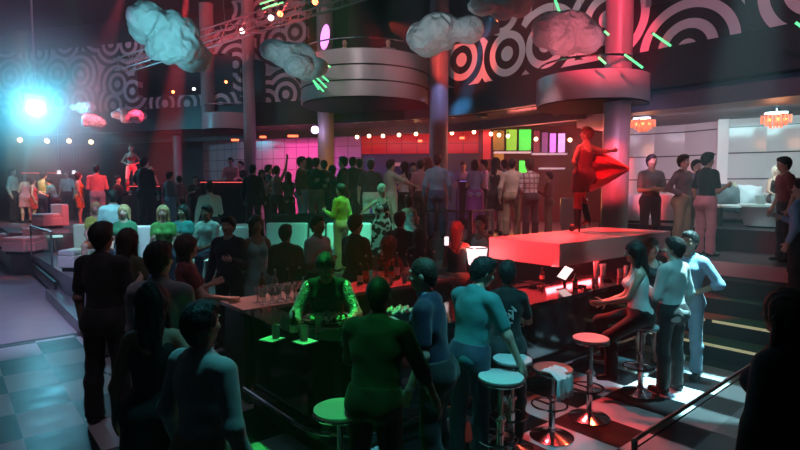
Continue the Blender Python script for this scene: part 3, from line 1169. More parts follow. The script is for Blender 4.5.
def column(name, px, d, r, z0, z1):
    p = P(px, d)
    pr = [(r * 1.0, z0), (r, z1)]
    mb = MB().lathe(pr, (p.x, p.y, 0), 28)
    for z in np.arange(z0 + 1.2, z1, 1.2):
        mb.lathe([(r + .008, z - .015), (r + .008, z + .015)], (p.x, p.y, 0), 28)
    return structure(mb.build(name, COLM, smooth=True))


column('wall_column', 612, 11.6, 0.27, L2, HT)
column('wall_column', 438, 15.2, 0.26, L2, HT)
column('wall_column', 327, 17.6, 0.26, L2, HT)
column('wall_column', 252, 18.5, 0.20, L2, HT)
column('wall_column', 212, 19.3, 0.24, 4.3, HT)
column('wall_column', 180, 21.5, 0.16, L2, 4.3)


# round balconies
BALC = mat('balcony_plaster', (0.44, 0.41, 0.43), 0.35, noise=2)


def balcony(px, d, r, z0, z1, label, grooves=True):
    p = P(px, d)
    t = thing('balcony', (p.x, p.y, z0), label, 'balcony')
    h = z1 - z0
    MB().lathe([(r, 0), (r, h), (r - .12, h), (r - .12, max(.1, h - 1.05)), (0.05, max(.1, h - 1.05))], (0, 0, 0), 48).build('drum', BALC, t, smooth=True)
    MB().lathe([(r * .985, -.03), (r * .985, -.002)], (0, 0, 0), 48).build('underside', mat('matt_black', (.008, .008, .009), .9, spec=.1), t)
    for k in range(1, 3 if grooves else 1):
        MB().torus((0, 0, h * k / 3), r + .004, .022, 48, 6).build('groove', BLACK, t, smooth=True)
    mb = MB().torus((0, 0, h + .28), r - .06, .022, 48, 6)
    mb.build('rail', CHROME, t, smooth=True)
    return t


balcony(366, 16.2, 1.85, zat(97, 14.6), zat(50, 14.6), 'wide round grey balcony with two dark grooves, seen at the middle of the mezzanine')
balcony(587, 12.3, 1.20, zat(98, 11.2), zat(69, 11.2), 'smaller round balcony glowing red around the column on the right', False)

balcony(232, 19.2, .88, zat(128, 18.4), zat(112, 18.4), 'small dim grey drum balcony at the left, below the dark opening', False)

# ------------------------------------------------------------------ stage
ZS = 1.55
t = thing('stage', (7.9, 4.9, 0), 'white slab stage under red light where the dancer performs', 'stage')


def loc(o, t):
    return o


SX0, SX1, SY0, SY1 = 6.25, 9.55, 4.15, 5.38
DECK = mat('stage_white', (0.62, 0.60, 0.60), 0.35, noise=2, amt=0.06)
bevel(MB().box(((SX0 + SX1) / 2 - 7.9, (SY0 + SY1) / 2 - 4.9, ZS - 0.16), (SX1 - SX0, SY1 - SY0, 0.32)).build('deck', DECK, t), .015)
MB().box(((SX0 + SX1) / 2 - 7.9 + .2, (SY0 + SY1) / 2 - 4.9 + .1, 0.615), (SX1 - SX0 - .5, SY1 - SY0 - .35, 1.23)).build('base', BLACK, t)

# ------------------------------------------------------------------ bar counters
ZB = 1.05
BARP = mat('bar_panel', (0.03, 0.032, 0.04), 0.10, 0.6, noise=2)


def rounded(poly_corner, r, n=8):
    return [(poly_corner[0] + r * (1 - math.sin(a)), poly_corner[1] + r * (1 - math.cos(a))) for a in [math.pi / 2 * k / n for k in range(n + 1)]]


cx, cy = 2.25, 3.5
outer = [(cx, 5.2)] + [(cx + .55 * (1 - math.cos(a)), cy + .55 * (1 - math.sin(a))) for a in [math.pi / 2 * k / 10 for k in range(11)]] + [(7.6, cy)]


def inset(pts, d):
    out = []
    for i, p in enumerate(pts):
        a, b = pts[max(0, i - 1)], pts[min(len(pts) - 1, i + 1)]
        l = math.hypot(b[0] - a[0], b[1] - a[1])
        k = .5 + .5 * abs(b[0] - a[0]) / l       # the short left leg of the bar is narrower
        out.append((p[0] - (b[1] - a[1]) / l * d * k, p[1] + (b[0] - a[0]) / l * d * k))
    return out


bar = thing('bar_counter', (4.0, 3.9, 0), 'long black gloss bar counter with a rounded corner, stools in front', 'bar')


def rel(pts, o=(4.0, 3.9)):
    return [(p[0] - o[0], p[1] - o[1]) for p in pts]


o1, o2 = outer, inset(outer, .68)
bevel(MB().strip(rel(o1), rel(o2), ZB - .05, ZB).build('countertop', GLOSSB, bar), .012)
i1, i2 = inset(outer, .20), inset(outer, .30)
MB().strip(rel(i1), rel(i2), 0.10, ZB - .05).build('front_panel', BARP, bar)
i1, i2 = inset(outer, .26), inset(outer, .34)
MB().strip(rel(i1), rel(i2), 0.0, 0.10).build('plinth', BLACK, bar)
i1 = inset(outer, .06)
fr = MB()
fr.path([(x, y, .24) for x, y in rel(i1)], .022)
fr.build('foot_rail', CHROME, bar)
i1, i2 = inset(outer, .54), inset(outer, .78)
MB().strip(rel(i1), rel(i2), 0.78, 0.82).build('service_shelf', STEEL, bar)
i1, i2 = inset(outer, .60), inset(outer, .66)
MB().strip(rel(i1), rel(i2), 0.05, ZB - .06).build('back_panel', BLACK, bar)

bb = thing('back_counter', (4.0, 5.55, 0), 'dark counter behind the bartender crowded with glasses and bottles', 'counter')
TOPB = mat('back_counter_top', (0.42, 0.28, 0.27), 0.25, noise=8)
bevel(MB().box((-.15, 0, 1.025), (3.1, .62, .05)).build('countertop', TOPB, bb), .01)
MB().box((-.15, .02, .55), (3.0, .5, .90)).build('cabinet', BLACK, bb)
for k in range(4):
    d_ = MB().box((-.62 + k * .58, -.24, .55), (.54, .03, .80)).build('door', GLOSSB, bb)
    MB().tube((-.62 + k * .58 + .2, -.275, .62), (-.62 + k * .58 + .2, -.275, .78), .008, n=6).build('handle', CHROME, d_)
MB().box((-.15, 0, .05), (2.9, .44, .10)).build('plinth', BLACK, bb)

# ------------------------------------------------------------------ bar stools
SEATW = mat('stool_seat_white', (0.72, 0.73, 0.73), 0.35, noise=3, amt=0.05)
SEATD = mat('stool_seat_dark', (0.20, 0.12, 0.10), 0.4, noise=3)


def stool(p, h, r, label, seat=SEATW):
    t = thing('bar_stool', p, label, 'bar stool', 'round seat bar stools along the counter')
    MB().lathe([(r * .55, h - .065), (r * .93, h - .05), (r, h - .030), (r * .985, h - .008), (r * .90, h), (.01, h - .004)], (0, 0, 0), 40).build('seat', seat, t, smooth=True)
    MB().torus((0, 0, h - .042), r * .97, .010, 40, 6).build('seat_rim', CHROME, t, smooth=True)
    MB().lathe([(.03, .03), (.03, h * .55), (.045, h * .55), (.045, h * .58), (.022, h * .60), (.022, h - .07), (.07, h - .065), (.07, h - .06)], (0, 0, 0), 16).build('post', CHROME, t, smooth=True)
    MB().lathe([(.20, 0), (.20, .012), (.12, .03), (.035, .06), (.035, .08)], (0, 0, 0), 36).build('base', CHROME, t, smooth=True)
    f = MB()
    ring_ = [(.16 * math.cos(a), .16 * math.sin(a) + .03, .30) for a in [2 * math.pi * k / 24 for k in range(25)]]
    f.path(ring_, .010, 6)
    f.tube((0, 0, .30), (0, .19, .30), .009, n=6)
    f.build('footrest', CHROME, t)
    return t


sp = onz(340, 407, .82)
stool((sp.x, sp.y, 0), .82, .18, 'green-lit round white bar stool at the rounded corner of the bar')
sp = onz(501, 375, .82)
stool((sp.x, sp.y, 0), .82, .18, 'pale cyan round bar stool with a hand of the man in teal resting on it')
sp = onz(520, 362, .82)
stool((sp.x + .05, sp.y + .12, 0), .82, .17, 'bar stool half hidden right behind the one the man in teal touches')
sp = onz(553, 367, .66)
stool((sp.x, sp.y, 0), .66, .18, 'low dark-seated bar stool with a pale cloth hung over its edge', SEATD)
sp = onz(591, 337, .82)
stool((sp.x, sp.y, 0), .82, .175, 'red-lit round bar stool nearest the seated woman in white')
STP = P(640, 5.95)
stool((STP.x, STP.y, 0), .78, .175, 'bar stool under the dark-haired woman in the white tank top')
sp = onz(300, 372, .80)
# pale cloth over the low stool
sp = onz(553, 367, .66)
cl = MB()
nn = 9
pts = []
for i in range(nn):
    for j in range(11):
        u, v_ = i / (nn - 1) - .5, j / 10
        x, y, z = -.10 + u * .22, -.02 - v_ * .16, .685
        if v_ > .62:
            y, z = -.196 - .012 * math.sin(u * 22 + v_ * 3), .68 - (v_ - .62) * .62
        z += .008 * math.sin(u * 19)
        pts.append((sp.x + x, sp.y + y, z))
fs = [(i * 11 + j, i * 11 + j + 1, (i + 1) * 11 + j + 1, (i + 1) * 11 + j) for i in range(nn - 1) for j in range(10)]
cl.add(pts, fs)
co = cl.build('cloth', mat('pale_linen', (0.66, 0.72, 0.74), 0.8, noise=12, bump=0.2), smooth=True, origin=(sp.x, sp.y, .66))
co.modifiers.new('thick', 'SOLIDIFY').thickness = .008
tag(co, 'pale blue-white cloth hanging over the low dark stool', 'cloth')

# ------------------------------------------------------------------ glassware, bottles, napkins on the bar
BOTC = [mat('bottle_green', (0.02, 0.16, 0.05), 0.06, trans=.6), mat('bottle_amber', (0.35, 0.12, 0.02), 0.06, trans=.6), mat('bottle_clear', (0.75, 0.8, 0.8), 0.04, trans=.9), mat('bottle_dark', (0.03, 0.02, 0.02), 0.08)]
BLAB = [mat('label_cream', (0.7, 0.65, 0.5), 0.6), mat('label_red', (0.6, 0.08, 0.06), 0.6), mat('label_white', (0.75, 0.75, 0.75), 0.6)]
CAPM = mat('bottle_cap', (0.35, 0.3, 0.2), 0.3, 0.8)
GLW = mat('glassware', (0.85, 0.9, 0.9), 0.12, trans=.55)


def bottle(p, h, r, k, label, group='bottles behind the bar'):
    t = thing('bottle', p, label, 'bottle', group)
    MB().lathe([(r * .9, 0), (r, .01), (r, h * .55), (r * .8, h * .64), (r * .36, h * .74), (r * .33, h * .95), (r * .38, h * .955)], (0, 0, 0), 14).build('glass_body', BOTC[k % 4], t, smooth=True)
    MB().lathe([(r * 1.02, h * .16), (r * 1.02, h * .44)], (0, 0, 0), 14).build('paper_label', BLAB[k % 3], t, smooth=True)
    MB().lathe([(r * .40, h * .93), (r * .40, h)], (0, 0, 0), 10).build('cap', CAPM, t)
    return t


def tumbler(p, h, r, label, group=None, liquid=None, stem=False, name='glass'):
    t = thing(name, p, label, 'glass', group)
    if stem:
        MB().lathe([(r * .9, 0), (r * .9, .006), (.006, .012), (.006, h * .45), (r * .5, h * .52), (r, h * .75), (r * .85, h), (r * .80, h), (r * .92, h * .75), (.01, h * .54)], (0, 0, 0), 16).build('goblet', GLW, t, smooth=True)
    else:
        MB().lathe([(r * .82, 0), (r, h), (r * .93, h), (r * .78, .012), (.005, .012)], (0, 0, 0), 16).build('tumbler', GLW, t, smooth=True)
    if liquid is not None:
        MB().lathe([(r * .74, .014), (r * .86, h * .62), (.005, h * .62)], (0, 0, 0), 14).build('drink', liquid, t, smooth=True)
    return t


DRK = [mat('drink_amber', (0.5, 0.2, 0.03), 0.1, trans=.5), mat('drink_red', (0.5, 0.03, 0.03), 0.1, trans=.4), mat('drink_pale', (0.7, 0.75, 0.6), 0.1, trans=.5)]
ordn = ['first', 'second', 'third', 'fourth', 'fifth', 'sixth', 'seventh', 'eighth', 'ninth', 'tenth', 'eleventh', 'twelfth']
for k in range(8):        # row of stem glasses, left half of the back counter
    for r_ in range(2):
        tumbler((2.58 + k * .095, 5.36 + r_ * .13, 1.05), .17, .036,
                ('empty stem glass in the %s row of the back counter, %s from its left end' % (('front', 'rear')[r_], ordn[k])), 'stem glasses on the back counter', stem=True)
for k in range(11):
    x = 4.05 + k * .13
    bottle((x, 5.62 + .05 * (k % 2), 1.05), .28 + .03 * (k * 7 % 4), .036 + .004 * (k % 3), k, '%s bottle of the row on the red-lit right half of the back counter' % ordn[k].replace('tenth', 'tenth'), 'bottles on the back counter')
for k in range(4):
    bottle((2.75 + k * .16, 5.72, 1.05), .30, .037, k + 1, '%s bottle from the left behind the stem glasses of the back counter' % ordn[k], 'bottles behind the stem glasses')
for k in range(5):
    tumbler((4.1 + k * .24, 5.36, 1.05), .13, .036, 'tumbler in front of the red-lit bottles, %s from the left' % ordn[k], 'tumblers on the back counter', DRK[k % 3])
# napkins and drinks at the green corner
NAP = mat('paper_napkin', (0.78, 0.80, 0.78), 0.8, noise=20)


def napkin(px, py, rz, label):
    p = onz(px, py, ZB)
    o = MB().box((0, 0, .004), (.15, .15, .008), rz).build('napkin', NAP)
    o.location = (p.x, p.y, ZB)
    return tag(o, label, 'napkin', 'paper napkins at the bar corner')


napkin(272, 339.5, R(20), 'left paper napkin lit green at the bar corner')
n2 = napkin(305, 342, R(8), 'brightest paper napkin at the bar corner with a glass on it')
p = onz(304, 340, ZB + .008)
tumbler((p.x, p.y, ZB + .008), .12, .038, 'green-lit tumbler standing on the brightest napkin', None, DRK[2])
p = onz(276, 338, ZB + .008)
tumbler((p.x, p.y, ZB + .008), .11, .036, 'dim tumbler standing on the left green napkin', None, DRK[0])
p = onz(294, 336, ZB)
bottle((p.x, p.y, ZB), .22, .034, 0, 'dark bottle with a pale cap between the two green napkins', None)
p = onz(318, 332, ZB)
tumbler((p.x, p.y, ZB), .14, .03, 'thin tall glass just right of the brightest napkin', None, DRK[2])

# tray of ice, lime and straws in front of the bartender
p = onz(328, 320, ZB)
tray = thing('serving_tray', (p.x, p.y, ZB), 'round serving tray heaped with green-lit garnish before the bartender', 'tray')
MB().lathe([(.20, 0), (.235, .02), (.23, .03), (.20, .010), (.005, .010)], (0, 0, 0), 36).build('dish', CHROME, tray, smooth=True)
F = Field()
for k in range(46):
    a, r_ = k * 2.399, .028 * math.sqrt(k)
    F.ell(V(r_ * math.cos(a), r_ * math.sin(a), .03 + .05 * (1 - r_ / .2)), V(.024, .018, .02), rot('Z', k * 37) @ rot('X', k * 23), .002)
v_, q_ = F.mesh(.008)
g_ = link('garnish', np_mesh('garnish', v_, q_, mat('lime_ice', (0.55, 0.70, 0.45), 0.2, noise=30, amt=.5)), tray)
g_['kind'] = 'stuff'
# second heap of crushed fruit on the counter between the two men
p = onz(398, 318, ZB)
tr2 = thing('garnish_tray', (p.x, p.y, ZB), 'dark box of glinting garnish on the bar between two men', 'tray')
MB().box((0, 0, .03), (.30, .20, .06)).build('box', BLACK, tr2)
F = Field()
for k in range(40):
    F.ell(V((k % 8 - 3.5) * .034, (k // 8 - 2) * .036, .068 + .012 * ((k * 7) % 3)), V(.02, .016, .018), rot('Z', k * 37) @ rot('Y', k * 29), .0)
v_, q_ = F.mesh(.007)
g_ = link('garnish', np_mesh('garnish', v_, q_, MATS['lime_ice']), tr2)
g_['kind'] = 'stuff'
# right-hand part of the counter
SCR = mat('screen_white', (0.8, 0.7, 0.7), 0.4, emit=(1.0, 0.82, 0.80), es=1.6)
p = onz(565, 283, ZB)
sc = thing('till_screen', (p.x, p.y, ZB), 'lit white screen leaning on the counter under the stage corner', 'screen', None, -YAW + R(-12))
Q = Matrix.Rotation(R(-52), 3, 'X') @ Matrix.Rotation(R(30), 3, 'Y')
MB().box((0, 0, .125), (.13, .02, .24), M=Q).build('case', BLACK, sc)
MB().box(tuple(Q @ Vector((0, -.0115, 0)) + Vector((0, 0, .125))), (.115, .003, .22), M=Q).build('display', SCR, sc)
MB().tube((0, .05, 0), (0, .01, .11), .02).build('foot', BLACK, sc)
for k, (a, b, h, r_) in enumerate(((596, 276, .20, .04), (603, 275, .16, .045), (594, 286, .10, .035), (620, 278, .13, .042), (626, 273, .11, .035))):
    p = onz(a, b, ZB)
    tumbler((p.x, p.y, ZB), h, r_, 'red-lit glass on the right end of the bar, %s from the lit screen' % ordn[k], 'red-lit glasses on the bar', DRK[1])
for k, (a, b) in enumerate(((512, 290), (520, 283), (533, 287), (542, 281), (575, 290), (582, 287), (588, 291), (608, 281))):
    p = onz(a, b, ZB)
    if k in (0, 3, 4):
        bottle((p.x, p.y, ZB), .17 + .02 * k % .05, .032, k, 'short red-lit bottle on the counter below the stage, %s from the left' % ordn[k // 2], 'short bottles below the stage')
    else:
        o = MB().lathe([(.05, 0), (.062, .018), (.055, .022), (.044, .008), (.004, .008)], (0, 0, 0), 20).build('ashtray', GLOSSB, smooth=True)
        o.location = (p.x, p.y, ZB)
        tag(o, 'black ashtray on the counter below the stage, %s from the left' % ordn[k], 'ashtray', 'ashtrays on the bar')
# bar mat
p = onz(545, 288, ZB)
o = MB().box((0, 0, .006), (.55, .22, .012)).build('bar_mat', mat('rubber', (0.02, 0.02, 0.02), 0.7))
o.location = (p.x - .02, p.y + .32, ZB)
tag(o, 'black rubber mat lying along the counter beside the lit screen', 'mat')

# glowing white drink cooler
p = P(476, 7.9, 0)
ck = thing('drink_cooler', (p.x, p.y, 0), 'brightly glowing white cooler beside the woman in the black tank', 'cooler')
GLOWW = mat('glow_white', (0.85, 0.8, 0.8), 0.4, emit=(1.0, 0.85, 0.88), es=1.5)
MB().lathe([(.115, 1.17), (.125, 1.20), (.155, 1.42), (.142, 1.42), (.115, 1.25), (.01, 1.24)], (0, 0, 0), 28).build('bucket', GLOWW, ck, smooth=True)
MB().lathe([(.05, 0), (.05, 1.10), (.12, 1.17)], (0, 0, 0), 20).build('stand', BLACK, ck, smooth=True)
MB().torus((0, 0, 1.42), .148, .010, 28, 6).build('rim', CHROME, ck, smooth=True)
MB().lathe([(.16, 0), (.16, .02), (.10, .03)], (0, 0, 0), 28).build('base', CHROME, ck, smooth=True)
# ------------------------------------------------------------------ furniture of the seating levels
def sofa(pa, pb, da, db, zf, back_h, label, depth=.78, vinyl=VINYL, n=3, cushions=True):
    """banquette whose back runs from column pa (distance da) to pb (db), open towards the camera"""
    a, b = P(pa, da, zf), P(pb, db, zf)
    L = (b - a).length
    dirx = (b - a).normalized()
    rz = math.atan2(dirx.y, dirx.x)
    c = (a + b) / 2
    t = thing('sofa', c, label, 'sofa', None, rz)
    bevel(MB().box((0, -.11, back_h / 2 + .03), (L, .22, back_h - .06)).build('backrest', vinyl, t), .04)
    bevel(MB().box((0, -depth / 2 - .1, .20), (L, depth - .2, .24)).build('seat_base', vinyl, t), .03)
    MB().box((0, -depth / 2 - .05, .04), (L - .1, depth - .25, .08)).build('plinth', BLACK, t)
    for k in range(n):
        w = L / n
        bevel(MB().box((-L / 2 + w * (k + .5), -depth / 2 - .12, .375), (w - .02, depth - .26, .12)).build('seat_cushion', vinyl, t), .04)
    return t


sofa(129, 205, 9.7, 9.7, L1, 1.02, 'long white banquette glowing cyan behind the seated group on the left', n=4)
sofa(206, 252, 9.75, 10.3, L1, .98, 'white banquette end with violet tint behind the man in the white shirt', n=2)
sofa(206, 248, 12.2, 12.6, L1, .86, 'violet-white sofa farther back above the white banquettes', n=2)
sofa(269, 309, 12.0, 11.98, L1, .92, 'greyish white sofa below the dark ledge, left of the green-lit sofas', n=2)
sofa(311, 326, 11.98, 11.98, L1, .92, 'small green-lit white sofa left of the man in lime green', n=1)
sofa(328, 372, 11.98, 11.98, L1, .92, 'cyan-lit white sofa behind the man in lime green', n=2)
sofa(374, 402, 11.98, 11.98, L1, .92, 'green-lit white sofa behind the woman in the patterned dress', n=2)
sofa(80, 96, 11.6, 11.6, L1, .92, 'green-lit white armchair at the left edge of the seating level', n=1)
sofa(30, 52, 14.4, 14.2, L1, .62, 'red-lit white sofa on the left seating steps', n=1)
sofa(58, 70, 16.3, 16.1, L2, .7, 'red-lit white sofa below the woman in the orange dress', n=1)
sofa(20, 44, 15.6, 15.4, L1, .5, 'low red-lit sofa farthest back on the left steps', n=1)

CUBEM = mat('table_white', (0.75, 0.76, 0.76), 0.25)
GLOWC = mat('glow_cyan', (0.6, 0.85, 0.85), 0.3, emit=(0.35, 0.95, 0.9), es=0.9)


def lit_table(p, h, w, label, rz=0.0):
    t = thing('cocktail_table', p, label, 'table', None, rz)
    bevel(MB().box((0, 0, h - .02), (w, w, .04)).build('table_top', GLOWC, t), .008)
    MB().lathe([(.03, .02), (.03, h - .04)], (0, 0, 0), 14).build('post', CHROME, t, smooth=True)
    MB().lathe([(w * .35, 0), (w * .35, .015), (.03, .03)], (0, 0, 0), 24).build('base', CHROME, t, smooth=True)
    return t


p = onz(206, 257, 1.12)
lit_table((p.x, p.y, L1), .52, .34, 'small cyan-glowing table beside the seated man in the white shirt', .4)
lit_table(P(17, 15.2, L1), .45, .34, 'low cyan-glowing table at the far left edge')
lit_table(P(56, 14.0, L1), .45, .3, 'low cyan-glowing table right of the red-lit sofa on the left')
lit_table(P(346, 12.8, L2) + Vector((0, .1, 0)), .42, .4, 'dark-edged lit table behind the man in lime green')

# ledge in front of the standing crowd
led = thing('ledge', P(350, 12.35, L1), 'long dark ledge between the white sofas and the standing crowd', 'ledge', None, -YAW)
MB().box((0, 0, .53), (3.5, .18, 1.06)).build('body', BLACK, led)
MB().box((0, -.02, 1.08), (3.6, .30, .05)).build('shelf', GLOSSB, led)

# glass screens on the edge of the seating level
GLS = mat('tinted_glass', (0.75, 0.85, 0.95), 0.02, trans=1.0)


def glass_screen(a, b, z0, h, label):
    a, b = Vector(a), Vector(b)
    L = (b - a).length
    d = (b - a).normalized()
    t = thing('glass_screen', (a + b) / 2, label, 'glass screen', None, math.atan2(d.y, d.x))
    t.location.z = z0
    MB().box((0, 0, h / 2), (L - .06, .015, h - .08)).build('pane', GLS, t)
    for sx in (-1, 1):
        MB().box((sx * (L / 2 - .02), 0, h / 2), (.04, .04, h)).build('post', STEEL, t)
    MB().box((0, 0, h), (L, .05, .035)).build('rail', STEEL, t)
    return t


glass_screen(P(424, 9.75), P(469, 9.5), L1, 1.28, 'glass screen with steel posts, just left of the stage')
glass_screen(P(470, 9.5), P(492, 10.0), L1, 1.28, 'short glass screen turning away behind the man in white by the stage')
glass_screen(P(33, 13.3), P(54, 11.4), L1, .75, 'glass screen over the pale kerb beside the white dance floor')
# low glass balustrade in the right foreground
a, b = onz(633, 441, .95), onz(752, 364, .95)
gb = thing('glass_balustrade', ((a.x + b.x) / 2, (a.y + b.y) / 2, 0), 'low glass balustrade with a thin steel handrail in the right foreground', 'balustrade', None, math.atan2(b.y - a.y, b.x - a.x))
L = math.hypot(b.x - a.x, b.y - a.y)
MB().box((0, 0, .50), (L - .08, .012, .80)).build('pane', GLASS, gb)
MB().tube((-L / 2, 0, .95), (L / 2, 0, .95), .012, n=10).build('handrail', STEEL, gb, smooth=True)
for sx in (-1, 1):
    MB().tube((sx * (L / 2 - .02), 0, 0), (sx * (L / 2 - .02), 0, .95), .016, n=10).build('post', STEEL, gb, smooth=True)

# ------------------------------------------------------------------ lounge
def tub_table(p, r, h, label):
    t = thing('tub_table', p, label, 'table')
    MB().lathe([(r * .74, 0), (r * .96, h * .86), (r, h * .9), (r, h), (.01, h)], (0, 0, 0), 40).build('tub', WHITE, t, smooth=True)
    MB().lathe([(r * .70, -.03), (r * .70, .02)], (0, 0, 0), 40).build('foot', BLACK, t)
    return t


LL = 1.51
p = P(767, 10.75, LL)
tub_table(p + Vector((0, 0, .03)), .52, .42, 'white tub-shaped table with glasses in the right lounge')
for k, (px, dd) in enumerate(((758, 10.7), (762, 10.55), (774, 10.65), (780, 10.8))):
    q = P(px, dd, LL + .455)
    tumbler(q, .17, .055, 'silver-lit tumbler on the white tub table, %s from the left' % ordn[k], 'tumblers on the tub table', DRK[2])
p = P(735, 11.05, LL)
bn = thing('side_table', p, 'low pale table against the tub table in the right lounge', 'table', None, -YAW)
bevel(MB().box((0, 0, .40), (.95, .55, .06)).build('table_top', WHITE, bn), .015)
for sx in (-1, 1):
    MB().box((sx * .42, 0, .185), (.06, .45, .37)).build('leg', BLACK, bn)
sf = sofa(704, 800, 12.75, 12.0, LL, .66, 'long grey-white lounge sofa along the right wall', n=5)
PILL = mat('cushion_silver', (0.55, 0.58, 0.62), 0.5, noise=9, bump=.3)
PILD = mat('cushion_dark', (0.10, 0.13, 0.15), 0.6, noise=9, bump=.3)
PILO = mat('cushion_olive', (0.30, 0.32, 0.24), 0.6, noise=9, bump=.3)


def cushion(px, d, z, w, m, tilt, label):
    F = Field()
    h = w * .5
    F.ell(V(0, 0, 0), V(w * .5, w * .18, w * .5), None, .05)
    for sx in (-1, 1):
        for sz in (-1, 1):
            F.cone(V(0, 0, 0), V(sx * h * .86, 0, sz * h * .86), .09, .03, .10)
    v_, q_ = F.mesh(.02)
    p = P(px, d, z)
    o = link('cushion', np_mesh('cushion', v_, q_, m), None, p)
    o.rotation_euler = (R(-16), R(tilt), -YAW)
    return tag(o, label, 'cushion', 'scatter cushions on the lounge sofa')


cushion(727, 11.6, LL + .56, .62, PILD, 12, 'dark teal cushion, leftmost on the lounge sofa')
cushion(738, 11.8, LL + .56, .55, PILO, 35, 'olive cushion leaning between the dark and the silver cushion')
cushion(750, 11.6, LL + .56, .58, PILL, 5, 'silver-grey cushion at the middle of the lounge sofa')
cushion(794, 11.4, LL + .56, .55, PILL, -8, 'silver-grey cushion beside the seated blonde woman, near the picture edge')

# white pods behind the dancer
def pod(px, d, r, h, label):
    t = thing('pod_chair', P(px, d, L2 if px < 600 else LL), label, 'chair')
    MB().lathe([(r * .72, .05), (r, h * .45), (r * .98, h), (r * .88, h), (r * .84, h * .55), (.02, h * .50)], (0, 0, 0), 32).build('shell', WHITE, t, smooth=True)
    MB().lathe([(r * .6, 0), (r * .6, .05)], (0, 0, 0), 32).build('base', BLACK, t)
    MB().lathe([(r * .82, h * .5), (r * .82, h * .58), (.02, h * .62)], (0, 0, 0), 28).build('seat_cushion', VINYL, t, smooth=True)
    return t


pod(573, 12.2, .30, .95, 'white pod chair glowing beside the red dancer')
pod(629, 12.3, .40, .62, 'white tub chair beyond the column, left of the man with crossed arms')
pod(668, 12.3, .40, .62, 'white tub chair between two standing men in the lounge')

# chandeliers
CH_R = mat('chandelier_glow', (.25, .03, .01), 0.4, emit=(1.0, 0.16, 0.05), es=1.1)
CH_H = mat('chandelier_hot', (.3, .08, .02), 0.4, emit=(1.0, 0.42, 0.10), es=2.2)


def chandelier(px, d, z, label):
    t = thing('chandelier', P(px, d, z), label, 'chandelier', 'red fringe chandeliers in the lounge')
    top = 3.92 - z
    MB().tube((0, 0, .18), (0, 0, top), .015, n=8).build('rod', CHROME, t)
    MB().lathe([(.26, .14), (.28, .16), (.28, .20), (.01, .22)], (0, 0, 0), 28).build('crown', CHROME, t, smooth=True)
    fr_ = MB()
    for q in range(3):
        rr = .26 - .075 * q
        for k in range(22 - 5 * q):
            a = 2 * math.pi * k / (22 - 5 * q)
            x, y = rr * math.cos(a), rr * math.sin(a)
            fr_.tube((x, y, .15), (x, y, .0 - .05 * q), .012, n=5)
    fr_.build('fringe', CH_R, t)
    for k in range(7):
        a = 2 * math.pi * k / 7
        MB().ball((.17 * math.cos(a), .17 * math.sin(a), .06), .035, 8, 6).build('bulb', CH_H, t, smooth=True)
    return t


chandelier(643, 12.9, zat(127, 12.9), 'red fringe chandelier right of the column, over the crossed-arms man')
chandelier(776, 11.3, zat(123, 11.3), 'red fringe chandelier at the far right of the lounge')

# warm bulbs over the back bar
BULB = mat('bulb_warm', (1, .8, .5), 0.3, emit=(1.0, 0.62, 0.30), es=9)
for k, (px, py, d) in enumerate(((357, 137, 18.8), (369, 136, 18.7), (383, 136, 18.6), (399, 135, 18.5), (416, 134, 18.4), (452, 133, 18.2), (474, 132, 18.1), (491, 134, 18), (499, 135, 17.9), (508, 136, 17.8), (536, 139, 17.6), (570, 140, 17.3))):
    z = zat(py, d)
    t = thing('pendant_bulb', P(px, d, z), 'small warm pendant bulb over the back bar, %s from the left' % ordn[k], 'bulb', 'warm bulbs in a row over the back bar')
    MB().ball((0, 0, 0), .065, 10, 8).build('globe', BULB, t, smooth=True)
    MB().tube((0, 0, .05), (0, 0, 4.34 - z), .008, n=6).build('cord', BLACK, t)
    MB().tube((0, 0, .05), (0, 0, .13), .028, n=8).build('socket', BLACK, t)
# bulbs of the far left stage
for k, (px, py) in enumerate(((20, 140), (47, 141), (69, 141), (91, 142))):
    z = zat(py, 20.8)
    t = thing('pendant_bulb', P(px, 20.8, z), 'warm lamp over the far left bar, %s from the left' % ordn[k], 'bulb', 'warm lamps over the far left bar')
    MB().ball((0, 0, 0), .085, 10, 8).build('globe', mat('lamp_amber', (1, .8, .5), .3, emit=(1, .68, .30), es=10), t, smooth=True)
    MB().tube((0, 0, .08), (0, 0, 4.34 - z), .012, n=6).build('cord', BLACK, t)
for k, (px, py) in enumerate(((59, 174), (74, 174))):
    z = zat(py, 19.0)
    t = thing('spot_lamp', P(px, 19.0, z), ('left', 'right')[k] + ' white pin spot of the pair low over the far left bar', 'lamp', 'white pin spots')
    MB().lathe([(.05, .12), (.07, 0), (.01, .01)], (0, 0, 0), 12).build('shade', GLOWW, t, smooth=True)
    MB().tube((0, 0, .12), (0, 0, 4.34 - z), .012, n=6).build('cord', BLACK, t)
# slim red and orange wall lamps
REDL = mat('lamp_red', (1, .2, .1), .3, emit=(1.0, 0.16, 0.06), es=3.5)
for k, (px, py, d, w) in enumerate(((235, 140, 20, .26), (263, 137, 20, .22), (293, 136, 19.6, .36), (462, 138, 18.8, .16), (420, 141, 19, .14))):
    o = MB().box((0, 0, 0), (w, .08, .07)).build('wall_lamp', REDL)
    o.location = at(px, py, d)
    o.rotation_euler = (0, 0, -YAW)
    tag(o, 'slim orange-red bar lamp under the mezzanine, %s from the left' % ordn[(0, 1, 2, 4, 3)[k]], 'lamp', 'orange bar lamps')

